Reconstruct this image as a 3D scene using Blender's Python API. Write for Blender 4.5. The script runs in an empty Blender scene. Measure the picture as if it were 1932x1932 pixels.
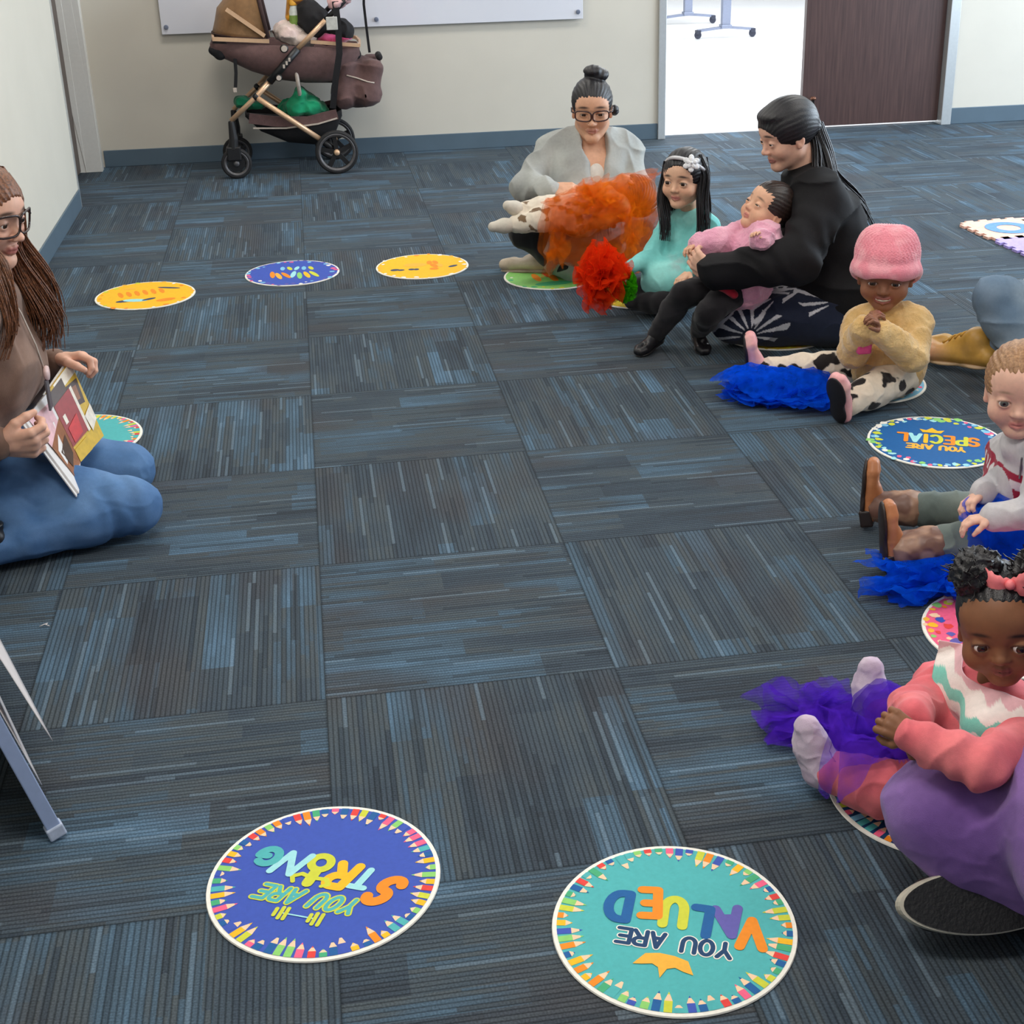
import bpy, bmesh, math, random
import numpy as np
from mathutils import Vector, Matrix

scene = bpy.context.scene
C = scene.collection
PI = math.pi
rng = np.random.RandomState(7)
random.seed(7)

# ------------------------------------------------------------------ camera
cam_data = bpy.data.cameras.new('camera')
cam = bpy.data.objects.new('camera', cam_data)
C.objects.link(cam)
cam.location = (0.0615, -4.9488, 1.5824)
cam.rotation_euler = (1.159568, 0.01914, -0.168577)
cam_data.sensor_width = 36.0
cam_data.lens = 2643.35 / 1932 * 36.0
cam_data.shift_x = (966 - 1027.64) / 1932
cam_data.shift_y = (886.08 - 966) / 1932
cam_data.clip_start = 0.05
scene.camera = cam

# ------------------------------------------------------------------ world, lights, exposure
world = bpy.data.worlds.new('world')
scene.world = world
world.use_nodes = True
wb = world.node_tree.nodes['Background']
wb.inputs[0].default_value = (0.80, 0.88, 1.0, 1)
wb.inputs[1].default_value = 0.34

def area(name, loc, rot, sx, sy, power, col):
    l = bpy.data.lights.new(name, 'AREA')
    l.shape = 'RECTANGLE'; l.size = sx; l.size_y = sy
    l.energy = power; l.color = col
    o = bpy.data.objects.new(name, l); C.objects.link(o)
    o.location = loc; o.rotation_euler = rot
    o['kind'] = 'helper'
    return o

# recessed ceiling panels of this room, daylight from the windows on the right, the bright room next door
for i, (x, y) in enumerate(((0.0, -3.4), (3.0, -3.4), (0.0, -0.6), (3.0, -0.6), (0.0, 2.2), (3.0, 2.2))):
    area('ceiling_lamp', (x, y, 2.96), (0, 0, 0), 1.15, 0.55, 36 if y < -3 else 25, (1.0, 0.95, 0.88))
area('window_daylight', (6.35, 0.9, 1.75), (0, math.radians(80), 0), 2.2, 4.6, 300, (0.74, 0.87, 1.0))
area('next_room_lamp', (4.2, 7.2, 2.9), (0, 0, 0), 4.0, 5.0, 640, (0.90, 0.95, 1.0))

scene.view_settings.view_transform = 'Standard'
scene.view_settings.look = 'None'
scene.view_settings.gamma = 1
scene.view_settings.use_curve_mapping = False
scene.view_settings.exposure = 0.0
scene.cycles.use_denoising = True
scene.cycles.max_bounces = 6
scene.cycles.transparent_max_bounces = 24
scene.cycles.caustics_reflective = False
scene.cycles.caustics_refractive = False

# ------------------------------------------------------------------ objects and labels
def empty(name, loc=(0, 0, 0)):
    o = bpy.data.objects.new(name, None); C.objects.link(o)
    o.location = loc; o.empty_display_size = 0.05
    return o

def tag(o, label, cat, group=None, kind=None):
    if label: o['label'] = label
    if cat: o['category'] = cat
    if group: o['group'] = group
    if kind: o['kind'] = kind
    return o

def thing(name, loc, label, cat, group=None):
    return tag(empty(name, loc), label, cat, group)

def link(name, me, parent=None, mats=()):
    o = bpy.data.objects.new(name, me); C.objects.link(o)
    for m in mats: me.materials.append(m)
    if parent is not None:
        o.parent = parent
        p = parent; off = Vector((0, 0, 0))
        while p is not None:
            off = off + p.location; p = p.parent
        o.location = -off          # meshes are written in world metres
    return o

# ------------------------------------------------------------------ materials
def srgb(r, g, b):
    f = lambda c: (c / 12.92 if c <= 0.04045 else ((c + 0.055) / 1.055) ** 2.4)
    return (f(r / 255), f(g / 255), f(b / 255), 1)

class NT:
    def __init__(s, name):
        s.m = bpy.data.materials.new(name); s.m.use_nodes = True
        s.t = s.m.node_tree; s.b = s.t.nodes['Principled BSDF']; s.out = s.t.nodes['Material Output']
    def n(s, typ, **kw):
        x = s.t.nodes.new(typ)
        for k, v in kw.items():
            if k.startswith('i_'):
                key = k[2:]; key = int(key) if key.isdigit() else key.replace('_', ' ')
                s.set(x.inputs[key], v)
            else: setattr(x, k, v)
        return x
    def set(s, sock, v):
        if isinstance(v, bpy.types.NodeSocket): s.t.links.new(v, sock)
        elif isinstance(v, bpy.types.Node): s.t.links.new(v.outputs[0], sock)
        else: sock.default_value = v
    def math(s, op, a, b=0.0, c=None):
        x = s.n('ShaderNodeMath', operation=op); s.set(x.inputs[0], a); s.set(x.inputs[1], b)
        if c is not None: s.set(x.inputs[2], c)
        return x.outputs[0]
    def mix(s, f, a, b, blend='MIX'):
        x = s.n('ShaderNodeMix', data_type='RGBA', blend_type=blend)
        s.set(x.inputs[0], f); s.set(x.inputs[6], a); s.set(x.inputs[7], b)
        return x.outputs[2]
    def ramp(s, f, stops, interp='LINEAR'):
        x = s.n('ShaderNodeValToRGB'); s.set(x.inputs[0], f)
        cr = x.color_ramp; cr.interpolation = interp
        while len(cr.elements) < len(stops): cr.elements.new(0.5)
        for e, (p, c) in zip(cr.elements, stops): e.position = p; e.color = c
        return x.outputs[0]
    def pos(s):
        return s.n('ShaderNodeNewGeometry').outputs['Position']
    def noise(s, vec, scale, detail=2.0, rough=0.5):
        x = s.n('ShaderNodeTexNoise'); s.set(x.inputs['Vector'], vec)
        x.inputs['Scale'].default_value = scale; x.inputs['Detail'].default_value = detail
        x.inputs['Roughness'].default_value = rough
        return x.outputs['Fac']
    def bump(s, h, strength=0.3, dist=0.01):
        x = s.n('ShaderNodeBump'); s.set(x.inputs['Height'], h)
        x.inputs['Strength'].default_value = strength; x.inputs['Distance'].default_value = dist
        s.t.links.new(x.outputs[0], s.b.inputs['Normal'])
    def base(s, c): s.set(s.b.inputs['Base Color'], c)
    def p(s, **kw):
        for k, v in kw.items(): s.set(s.b.inputs[k.replace('_', ' ')], v)
        return s

_mats = {}
def mat(name, col, rough=0.6, metal=0.0, var=0.12, vscale=60, bump=0.0, bscale=400, sheen=0.0, spec=0.5, coat=0.0):
    if name in _mats: return _mats[name]
    t = NT(name)
    c = srgb(*col)
    geo = t.n('ShaderNodeTexCoord').outputs['Object']
    nz = t.noise(geo, vscale, 3)
    d = tuple(v * (1 - var) for v in c[:3]) + (1,); l = tuple(min(1, v * (1 + var)) for v in c[:3]) + (1,)
    t.base(t.ramp(nz, [(0.3, d), (0.7, l)]))
    t.p(Roughness=rough, Metallic=metal)
    t.b.inputs['Specular IOR Level'].default_value = spec
    if sheen: t.b.inputs['Sheen Weight'].default_value = sheen
    if coat: t.b.inputs['Coat Weight'].default_value = coat
    if bump: t.bump(t.noise(geo, bscale, 2), bump, 0.004)
    _mats[name] = t.m
    return t.m

def vmat(name, rough=0.55, sss=0.0, spec=0.4, bump=0.0, bscale=300, sheen=0.0, tint=None):
    """colour from the mesh's own 'Col' attribute (a thing's own dyes, skin tones, prints)"""
    if name in _mats: return _mats[name]
    t = NT(name)
    a = t.n('ShaderNodeVertexColor', layer_name='Col')
    geo = t.n('ShaderNodeTexCoord').outputs['Object']
    nz = t.noise(geo, 90, 3)
    k = t.ramp(nz, [(0.25, (0.93, 0.93, 0.93, 1)), (0.75, (1.05, 1.05, 1.05, 1))])
    t.base(t.mix(1.0, a.outputs[0], k, 'MULTIPLY'))
    t.p(Roughness=rough)
    t.b.inputs['Specular IOR Level'].default_value = spec
    if sss:
        t.b.inputs['Subsurface Weight'].default_value = sss
        t.b.inputs['Subsurface Radius'].default_value = (0.010, 0.004, 0.002)
        t.b.inputs['Subsurface Scale'].default_value = 0.6
    if sheen: t.b.inputs['Sheen Weight'].default_value = sheen
    if bump: t.bump(t.noise(geo, bscale, 2), bump, 0.003)
    _mats[name] = t.m
    return t.m

# ------------------------------------------------------------------ plain mesh builder
class MB:
    def __init__(s): s.v = []; s.f = []; s.m = []; s.n = 0
    def add(s, verts, faces, mi=0):
        o = s.n
        s.v += [tuple(map(float, p)) for p in verts]; s.n += len(verts)
        s.f += [tuple(i + o for i in f) for f in faces]; s.m += [mi] * len(faces)
    def box(s, lo, hi, mi=0, M=None):
        x0, y0, z0 = lo; x1, y1, z1 = hi
        v = [(x0, y0, z0), (x1, y0, z0), (x1, y1, z0), (x0, y1, z0), (x0, y0, z1), (x1, y0, z1), (x1, y1, z1), (x0, y1, z1)]
        if M is not None: v = [tuple(M @ Vector(p)) for p in v]
        s.add(v, [(3, 2, 1, 0), (4, 5, 6, 7), (0, 1, 5, 4), (1, 2, 6, 5), (2, 3, 7, 6), (3, 0, 4, 7)], mi)
    def tube(s, pts, r, n=10, mi=0, caps=True, flat=None, closed=False):
        P = np.array(pts, float); k = len(P)
        R = np.full(k, r, float) if np.isscalar(r) else np.array(r, float)
        T = np.gradient(P, axis=0) if not closed else (np.roll(P, -1, 0) - np.roll(P, 1, 0))
        T /= np.linalg.norm(T, axis=1)[:, None] + 1e-12
        ref = np.array(flat if flat is not None else ((0, 0, 1) if abs(T[0][2]) < 0.9 else (1, 0, 0)), float)
        rings = []
        N = ref - T[0] * (ref @ T[0]); N /= np.linalg.norm(N)
        for i in range(k):
            N = N - T[i] * (N @ T[i]); N /= np.linalg.norm(N) + 1e-12
            B = np.cross(T[i], N)
            a = np.linspace(0, 2 * PI, n, endpoint=False)
            rings.append(P[i] + R[i] * (np.cos(a)[:, None] * N + np.sin(a)[:, None] * B))
        V = np.concatenate(rings)
        F = []
        for i in range(k if closed else k - 1):
            i2 = (i + 1) % k
            for j in range(n):
                F.append((i * n + j, i * n + (j + 1) % n, i2 * n + (j + 1) % n, i2 * n + j))
        if caps and not closed:
            F.append(tuple(range(n))[::-1]); F.append(tuple((k - 1) * n + j for j in range(n)))
        s.add(V, F, mi)
    def strip(s, pts, w, t, up, mi=0):
        """flat bar w wide and t thick following pts; 'up' is the thin direction"""
        P = np.array(pts, float); T = np.gradient(P, axis=0); T /= np.linalg.norm(T, axis=1)[:, None]
        U = np.array(up, float); V = []
        for p, d in zip(P, T):
            u = U - d * (U @ d); u /= np.linalg.norm(u); b = np.cross(d, u)
            V += [p + b * w / 2 + u * t / 2, p - b * w / 2 + u * t / 2, p - b * w / 2 - u * t / 2, p + b * w / 2 - u * t / 2]
        F = [(0, 1, 2, 3)]
        for i in range(len(P) - 1):
            for j in range(4): F.append((i * 4 + j, i * 4 + 4 + j, i * 4 + 4 + (j + 1) % 4, i * 4 + (j + 1) % 4))
        e = (len(P) - 1) * 4; F.append((e + 3, e + 2, e + 1, e))
        s.add(V, F, mi)
    def lathe(s, prof, c, axis=(0, 0, 1), n=32, mi=0, ring=False):
        """profile of (radius, height) turned about an axis through c"""
        A = np.array(axis, float); A /= np.linalg.norm(A)
        u = np.cross(A, (0, 0, 1) if abs(A[2]) < 0.9 else (1, 0, 0)); u /= np.linalg.norm(u); w = np.cross(A, u)
        V = []
        for (r, h) in prof:
            for j in range(n):
                a = 2 * PI * j / n
                V.append(np.array(c) + A * h + r * (math.cos(a) * u + math.sin(a) * w))
        F = []; k = len(prof)
        for i in range(k if ring else k - 1):
            i2 = (i + 1) % k
            for j in range(n): F.append((i * n + j, i * n + (j + 1) % n, i2 * n + (j + 1) % n, i2 * n + j))
        s.add(V, F, mi)
    def disc(s, c, r, n=48, mi=0, z=0.0):
        V = [(c[0] + r * math.cos(2 * PI * j / n), c[1] + r * math.sin(2 * PI * j / n), c[2] + z) for j in range(n)]
        s.add(V, [tuple(range(n))], mi)
    def sphere(s, c, r, n=16, m=10, mi=0, M=None):
        rr = np.array([r] * 3 if np.isscalar(r) else r, float)
        V = []; 
        for i in range(m + 1):
            t = PI * i / m
            for j in range(n):
                a = 2 * PI * j / n
                p = np.array([math.sin(t) * math.cos(a), math.sin(t) * math.sin(a), math.cos(t)]) * rr
                if M is not None: p = M @ p
                V.append(np.array(c) + p)
        F = []
        for i in range(m):
            for j in range(n): F.append((i * n + j, (i + 1) * n + j, (i + 1) * n + (j + 1) % n, i * n + (j + 1) % n))
        s.add(V, F, mi)
    def build(s, name, mats, parent=None, smooth=False, bevel=0.0, weld=True):
        me = bpy.data.meshes.new(name)
        me.from_pydata(s.v, [], s.f)
        bm = bmesh.new(); bm.from_mesh(me)
        ids = list(s.m)
        for f, i in zip(bm.faces, ids): f.material_index = i; f.smooth = smooth
        if weld: bmesh.ops.remove_doubles(bm, verts=bm.verts, dist=1e-6)
        bmesh.ops.recalc_face_normals(bm, faces=bm.faces)
        bm.to_mesh(me); bm.free()
        if not isinstance(mats, (list, tuple)): mats = [mats]
        o = link(name, me, parent, mats)
        if bevel:
            b = o.modifiers.new('bevel', 'BEVEL'); b.width = bevel; b.segments = 2; b.limit_method = 'ANGLE'
            if not smooth:
                pass
        return o

def tubes(name, curves, m, parent=None, n=5):
    """many strands as one mesh: curves = [(points, r0, r1)]"""
    V = []; F = []; o = 0
    for P, r0, r1 in curves:
        P = np.array(P, float); k = len(P)
        T = np.gradient(P, axis=0); T /= np.linalg.norm(T, axis=1)[:, None] + 1e-12
        ref = np.where(np.abs(T[:, 2:3]) < 0.9, np.array([[0, 0, 1.0]]), np.array([[1.0, 0, 0]]))
        N = np.cross(T, ref); N /= np.linalg.norm(N, axis=1)[:, None] + 1e-12
        B = np.cross(T, N); R = np.linspace(r0, r1, k) * (0.6 + 0.4 * np.sin(np.linspace(0.3, PI - 0.1, k)))
        a = np.linspace(0, 2 * PI, n, endpoint=False)
        ring = P[:, None] + R[:, None, None] * (np.cos(a)[None, :, None] * N[:, None] + np.sin(a)[None, :, None] * B[:, None])
        V.append(ring.reshape(-1, 3))
        i = np.arange(k - 1)[:, None] * n; j = np.arange(n)[None]
        q = np.stack([i + j, i + (j + 1) % n, i + n + (j + 1) % n, i + n + j], -1).reshape(-1, 4)
        F.append(q + o); o += k * n
    return mesh_np(name, np.concatenate(V), np.concatenate(F), m, parent)

def mesh_np(name, V, Q, m, parent=None, col=None, smooth=True, fmat=None):
    me = bpy.data.meshes.new(name)
    me.vertices.add(len(V)); me.vertices.foreach_set('co', np.ascontiguousarray(V, dtype=np.float32).ravel())
    Q = np.asarray(Q, dtype=np.int32); k = Q.shape[1]
    me.loops.add(Q.size); me.loops.foreach_set('vertex_index', Q.ravel())
    me.polygons.add(len(Q)); me.polygons.foreach_set('loop_start', np.arange(len(Q), dtype=np.int32) * k)
    if fmat is not None: me.polygons.foreach_set('material_index', np.asarray(fmat, dtype=np.int32))
    me.polygons.foreach_set('use_smooth', np.full(len(Q), smooth))
    me.update(calc_edges=True); me.validate()
    if col is not None:
        at = me.color_attributes.new('Col', 'FLOAT_COLOR', 'POINT')
        c4 = np.ones((len(V), 4), np.float32); c4[:, :3] = col
        at.data.foreach_set('color', c4.ravel())
    return link(name, me, parent, m if isinstance(m, (list, tuple)) else [m])

# ------------------------------------------------------------------ smooth solids from distance fields
def nrm(v):
    v = np.array(v, float); return v / (np.linalg.norm(v) + 1e-12)

def vnoise(P, seed=0):
    """3-D value noise in [-1,1]"""
    P = np.asarray(P, np.float64) + seed * 17.31
    i = np.floor(P).astype(np.int64); f = P - i; f = f * f * (3 - 2 * f)
    def h(a, b, c):
        n = (a * 374761393 + b * 668265263 + c * 2147483647 + seed * 974711) & 0x7fffffff
        n = ((n ^ (n >> 13)) * 1274126177) & 0x7fffffff
        return ((n ^ (n >> 16)) & 0xffff) / 32767.5 - 1
    r = 0
    for dx in (0, 1):
        wx = f[:, 0] if dx else 1 - f[:, 0]
        for dy in (0, 1):
            wy = f[:, 1] if dy else 1 - f[:, 1]
            for dz in (0, 1):
                wz = f[:, 2] if dz else 1 - f[:, 2]
                r = r + wx * wy * wz * h(i[:, 0] + dx, i[:, 1] + dy, i[:, 2] + dz)
    return r

class Field:
    def __init__(s): s.p = []; s.disp = []; s.lo = np.full(3, 1e9); s.hi = np.full(3, -1e9)
    def _bb(s, c, r, op):
        if op > 0:
            s.lo = np.minimum(s.lo, np.array(c) - r); s.hi = np.maximum(s.hi, np.array(c) + r)
    def rc(s, a, b, ra, rb=None, k=0.02, op=1):
        rb = ra if rb is None else rb
        a = np.array(a, float); b = np.array(b, float)
        s._bb(a, ra, op); s._bb(b, rb, op)
        c = (a + b) / 2; R = np.linalg.norm(a - b) / 2 + max(ra, rb)
        s.p.append(('rc', (a, b - a, max(float((b - a) @ (b - a)), 1e-12), ra, rb), k, op, c, R)); return s
    def chain(s, pts, rs, k=0.02, op=1):
        for i in range(len(pts) - 1): s.rc(pts[i], pts[i + 1], rs[i], rs[i + 1], k, op)
        return s
    def el(s, c, r, A=None, k=0.02, op=1):
        c = np.array(c, float); r = np.array(r if not np.isscalar(r) else [r] * 3, float)
        A = np.eye(3) if A is None else np.array(A, float)     # columns = axes
        s._bb(c, r.max(), op)
        s.p.append(('el', (c, A, r), k, op, c, r.max())); return s
    def bx(s, c, hs, A=None, rad=0.01, k=0.01, op=1):
        c = np.array(c, float); A = np.eye(3) if A is None else np.array(A, float)
        hs = np.array(hs, float); R = np.linalg.norm(hs)
        s._bb(c, R, op)
        s.p.append(('bx', (c, A, hs, rad), k, op, c, R)); return s
    def plane(s, c, n, k=0.01):           # cut away the side the normal points to
        s.p.append(('pl', (np.array(c, float), nrm(n)), k, -2, None, None)); return s
    def add(s, other):
        s.p += other.p; s.lo = np.minimum(s.lo, other.lo); s.hi = np.maximum(s.hi, other.hi); s.disp += other.disp; return s
    def ev(s, P):
        d = np.full(len(P), 1e3)
        for kind, D, k, op, c, R in s.p:
            if kind == 'pl':
                e = (P - D[0]) @ D[1]                      # keep e<0
                h = np.maximum(k - np.abs(d - e), 0) / k
                d = np.maximum(d, e) + h * h * k * 0.25
                continue
            q = P - c
            far = np.sqrt((q * q).sum(1)) - R
            m = (far < d + k) if op > 0 else (far < k - d + 0.0)
            if not m.any(): continue
            X = P[m]
            if kind == 'rc':
                a, ab, l2, ra, rb = D
                t = np.clip(((X - a) @ ab) / l2, 0, 1)
                w = X - a - t[:, None] * ab
                e = np.sqrt((w * w).sum(1)) - (ra + (rb - ra) * t)
            elif kind == 'el':
                cc, A, r = D
                y = (X - cc) @ A
                k0 = np.sqrt(((y / r) ** 2).sum(1)) + 1e-9; k1 = np.sqrt(((y / (r * r)) ** 2).sum(1)) + 1e-9
                e = k0 * (k0 - 1) / k1
            else:
                cc, A, hs, rad = D
                y = np.abs((X - cc) @ A) - (hs - rad)
                e = np.sqrt((np.maximum(y, 0) ** 2).sum(1)) + np.minimum(y.max(1), 0) - rad
            dm = d[m]
            if op > 0:
                h = np.maximum(k - np.abs(dm - e), 0) / k
                d[m] = np.minimum(dm, e) - h * h * k * 0.25
            else:
                h = np.maximum(k - np.abs(dm + e), 0) / k
                d[m] = np.maximum(dm, -e) + h * h * k * 0.25
        if s.disp:
            m = np.abs(d) < .03
            if m.any():
                X = P[m]; a = 0
                for fn in s.disp: a = a + fn(X)
                d[m] = d[m] + a
        return d

HSCALE = 1.0
def nets(F, h, lo=None, hi=None, margin=0.012):
    h = h * HSCALE
    lo = np.array(F.lo - margin if lo is None else lo, float); hi = np.array(F.hi + margin if hi is None else hi, float)
    B = 4
    nb = np.maximum(np.ceil((hi - lo) / (h * B)).astype(int), 1); n = nb * B
    I = np.stack(np.meshgrid(*[np.arange(k) for k in nb], indexing='ij'), -1).reshape(-1, 3)
    cen = lo + (I + 0.5) * B * h
    dc = F.ev(cen)
    act = np.abs(dc) < B * h * 0.87 * 1.15 + 0.006
    V = np.empty(n + 1, np.float32)
    sg = np.where(dc < 0, -1, 1).reshape(nb).astype(np.float32)
    V[:-1, :-1, :-1] = np.repeat(np.repeat(np.repeat(sg, B, 0), B, 1), B, 2)
    V[-1] = V[-2]; V[:, -1] = V[:, -2]; V[:, :, -1] = V[:, :, -2]
    A = I[act]
    off = np.stack(np.meshgrid(*[np.arange(B + 1)] * 3, indexing='ij'), -1).reshape(-1, 3)
    for s0 in range(0, len(A), 1600):
        G = (A[s0:s0 + 1600, None] * B + off[None]).reshape(-1, 3)
        V[G[:, 0], G[:, 1], G[:, 2]] = F.ev(lo + G * h)
    S = V < 0
    cnt = np.zeros(n, np.int8)
    for dx in (0, 1):
        for dy in (0, 1):
            for dz in (0, 1):
                cnt += S[dx:n[0] + dx, dy:n[1] + dy, dz:n[2] + dz]
    cell = np.argwhere((cnt > 0) & (cnt < 8))
    ix = np.full(n, -1, np.int32); ix[cell[:, 0], cell[:, 1], cell[:, 2]] = np.arange(len(cell))
    cs = np.array([(x, y, z) for x in (0, 1) for y in (0, 1) for z in (0, 1)])
    vals = np.stack([V[cell[:, 0] + c[0], cell[:, 1] + c[1], cell[:, 2] + c[2]] for c in cs], 1)
    acc = np.zeros((len(cell), 3)); num = np.zeros(len(cell))
    for a in range(8):
        for b in range(a + 1, 8):
            if np.abs(cs[a] - cs[b]).sum() != 1: continue
            va, vb = vals[:, a], vals[:, b]
            m = (va < 0) != (vb < 0)
            t = va[m] / (va[m] - vb[m])
            acc[m] += cs[a] + t[:, None] * (cs[b] - cs[a]); num[m] += 1
    P = lo + (cell + acc / np.maximum(num, 1)[:, None]) * h
    Q = []
    for ax in range(3):
        u, w = (ax + 1) % 3, (ax + 2) % 3
        sl = [slice(None)] * 3; sl2 = list(sl); sl[ax] = slice(0, n[ax]); sl2[ax] = slice(1, n[ax] + 1)
        a, b = S[tuple(sl)], S[tuple(sl2)]
        e = np.argwhere(a != b)
        ok = (e[:, u] > 0) & (e[:, w] > 0) & (e[:, u] < n[u]) & (e[:, w] < n[w]); e = e[ok]
        inside = a[e[:, 0], e[:, 1], e[:, 2]]
        q = []
        for du, dw in ((-1, -1), (0, -1), (0, 0), (-1, 0)):
            g = e.copy(); g[:, u] += du; g[:, w] += dw
            q.append(ix[g[:, 0], g[:, 1], g[:, 2]])
        q = np.stack(q, 1)
        q[~inside] = q[~inside][:, ::-1]
        Q.append(q)
    Q = np.concatenate(Q)
    return P, Q

def solid(name, F, h, m, parent=None, color=None, patches=(), smooth_it=0):
    """one mesh from a field; patches = [(lo, hi, finer step)]"""
    P, Q = nets(F, h)
    Ps, Qs = [P], []
    cen = P[Q].mean(1); keep = np.ones(len(Q), bool); o = len(P)
    for lo, hi, hh in patches:
        lo = np.array(lo); hi = np.array(hi)
        keep &= ~(((cen > lo + h) & (cen < hi - h)).all(1))
    Qs.append(Q[keep])
    for lo, hi, hh in patches:
        lo = np.maximum(np.array(lo), F.lo - 0.01); hi = np.minimum(np.array(hi), F.hi + 0.01)
        if (hi - lo).min() <= 0: continue
        p2, q2 = nets(F, hh, lo, hi)
        if len(q2) == 0: continue
        Ps.append(p2); Qs.append(q2 + o); o += len(p2)
    P = np.concatenate(Ps); Q = np.concatenate(Qs)
    used = np.zeros(len(P), bool); used[Q.ravel()] = True
    mp = np.cumsum(used) - 1; P = P[used]; Q = mp[Q]
    if smooth_it:
        for _ in range(smooth_it):
            acc = np.zeros_like(P); num = np.zeros(len(P))
            for a in range(4):
                np.add.at(acc, Q[:, a], P[Q[:, (a + 1) % 4]]); np.add.at(acc, Q[:, a], P[Q[:, (a + 3) % 4]]); np.add.at(num, Q[:, a], 2)
            P = 0.5 * P + 0.5 * acc / np.maximum(num, 1)[:, None]
    col = color(P) if color is not None else None
    return mesh_np(name, P, Q, m, parent, col)

# ------------------------------------------------------------------ the room
def carpet_material():
    t = NT('carpet_tiles')
    sep = t.n('ShaderNodeSeparateXYZ'); t.set(sep.inputs[0], t.pos())
    m = t.math
    tx = m('DIVIDE', sep.outputs[0], 0.61); ty = m('DIVIDE', sep.outputs[1], 0.61)
    cx = m('FLOOR', tx); cy = m('FLOOR', ty)
    fx = m('SUBTRACT', tx, cx); fy = m('SUBTRACT', ty, cy)
    par = m('FLOORED_MODULO', m('ADD', cx, cy), 2.0)
    along = m('ADD', m('MULTIPLY', par, fy), m('MULTIPLY', m('SUBTRACT', 1.0, par), fx))
    across = m('ADD', m('MULTIPLY', par, fx), m('MULTIPLY', m('SUBTRACT', 1.0, par), fy))
    cv = t.n('ShaderNodeCombineXYZ'); t.set(cv.inputs[0], cx); t.set(cv.inputs[1], cy)
    wn = t.n('ShaderNodeTexWhiteNoise', noise_dimensions='2D'); t.set(wn.inputs['Vector'], cv)
    seed = wn.outputs['Value']
    N = 60.0
    a60 = m('MULTIPLY', across, N); rid = m('FLOOR', a60); rf = m('SUBTRACT', a60, rid)
    def vec(x, y, z):
        c = t.n('ShaderNodeCombineXYZ'); t.set(c.inputs[0], x); t.set(c.inputs[1], y); t.set(c.inputs[2], z); return c.outputs[0]
    s9 = m('MULTIPLY', seed, 91.0)
    # yarn-colour patches: a few ribs wide, a hand or two long, with square ends
    wob = t.noise(vec(m('MULTIPLY', across, 9.0), s9, 0.0), 1.0, 1.0)
    band = m('FLOOR', m('ADD', m('MULTIPLY', across, 10.0), m('MULTIPLY', wob, 4.0)))
    bn = t.n('ShaderNodeTexWhiteNoise', noise_dimensions='2D'); t.set(bn.inputs['Vector'], vec(band, s9, 0.0))
    sg = m('FLOOR', m('ADD', m('MULTIPLY', along, 1.9), m('MULTIPLY', bn.outputs['Value'], 37.0)))
    pn = t.n('ShaderNodeTexWhiteNoise', noise_dimensions='3D'); t.set(pn.inputs['Vector'], vec(band, sg, s9))
    rw = t.n('ShaderNodeTexWhiteNoise', noise_dimensions='2D'); t.set(rw.inputs['Vector'], vec(rid, s9, 0.0))
    rs = m('FLOOR', m('ADD', m('MULTIPLY', along, 2.6), m('MULTIPLY', rw.outputs['Value'], 53.0)))
    rn = t.n('ShaderNodeTexWhiteNoise', noise_dimensions='3D'); t.set(rn.inputs['Vector'], vec(rid, rs, s9))
    soft = t.noise(vec(m('MULTIPLY', along, 1.8), m('MULTIPLY', across, 4.0), m('ADD', s9, 5.0)), 1.0, 3)
    val = m('ADD', m('ADD', m('MULTIPLY', pn.outputs['Value'], 0.42), m('MULTIPLY', soft, 0.72)), m('ADD', m('MULTIPLY', rn.outputs['Value'], 0.16), -0.16))
    col = t.ramp(val, [(0.14, srgb(60, 67, 75)), (0.30, srgb(64, 75, 86)), (0.42, srgb(72, 83, 92)), (0.52, srgb(79, 87, 92)), (0.60, srgb(74, 91, 105)), (0.72, srgb(80, 102, 120)), (0.88, srgb(92, 120, 144))])
    warm = t.noise(vec(m('MULTIPLY', along, 1.3), m('MULTIPLY', across, 3.0), m('ADD', s9, 31.0)), 1.0, 2)
    col = t.mix(t.ramp(warm, [(0.52, (0, 0, 0, 1)), (0.70, (0.6, 0.6, 0.6, 1))]), col, srgb(74, 72, 74))
    col = t.mix(t.ramp(rn.outputs['Value'], [(0.945, (0, 0, 0, 1)), (0.955, (0.32, 0.32, 0.32, 1))]), col, srgb(122, 142, 158))
    col = t.mix(t.ramp(rn.outputs['Value'], [(0.10, (0.4, 0.4, 0.4, 1)), (0.11, (0, 0, 0, 1))]), col, srgb(46, 54, 62))
    # the groove between ribs and the loops along a rib
    groove = t.ramp(m('ABSOLUTE', m('SUBTRACT', rf, 0.5)), [(0.24, (1, 1, 1, 1)), (0.46, (0.48, 0.48, 0.48, 1))])
    loops = m('ADD', 0.93, m('MULTIPLY', 0.07, m('SINE', m('ADD', m('MULTIPLY', along, 620.0), m('MULTIPLY', rid, 2.4)))))
    fuzz = t.noise(t.pos(), 260, 2)
    fz = t.ramp(fuzz, [(0.25, (0.72, 0.72, 0.72, 1)), (0.75, (1.28, 1.28, 1.28, 1))])
    col = t.mix(1.0, col, groove, 'MULTIPLY'); col = t.mix(1.0, col, loops, 'MULTIPLY'); col = t.mix(1.0, col, fz, 'MULTIPLY')
    seam = m('MINIMUM', m('MINIMUM', fx, m('SUBTRACT', 1.0, fx)), m('MINIMUM', fy, m('SUBTRACT', 1.0, fy)))
    col = t.mix(1.0, col, t.ramp(seam, [(0.002, (0.55, 0.55, 0.55, 1)), (0.006, (1, 1, 1, 1))]), 'MULTIPLY')
    t.base(col)
    t.p(Roughness=0.85)
    t.b.inputs['Specular IOR Level'].default_value = 0.12
    t.b.inputs['Sheen Weight'].default_value = 0.05
    t.b.inputs['Sheen Tint'].default_value = (0.75, 0.88, 1, 1)
    t.bump(m('MULTIPLY', t.math('ADD', groove, fuzz), 1.0), 0.35, 0.004)
    return t.m

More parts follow.
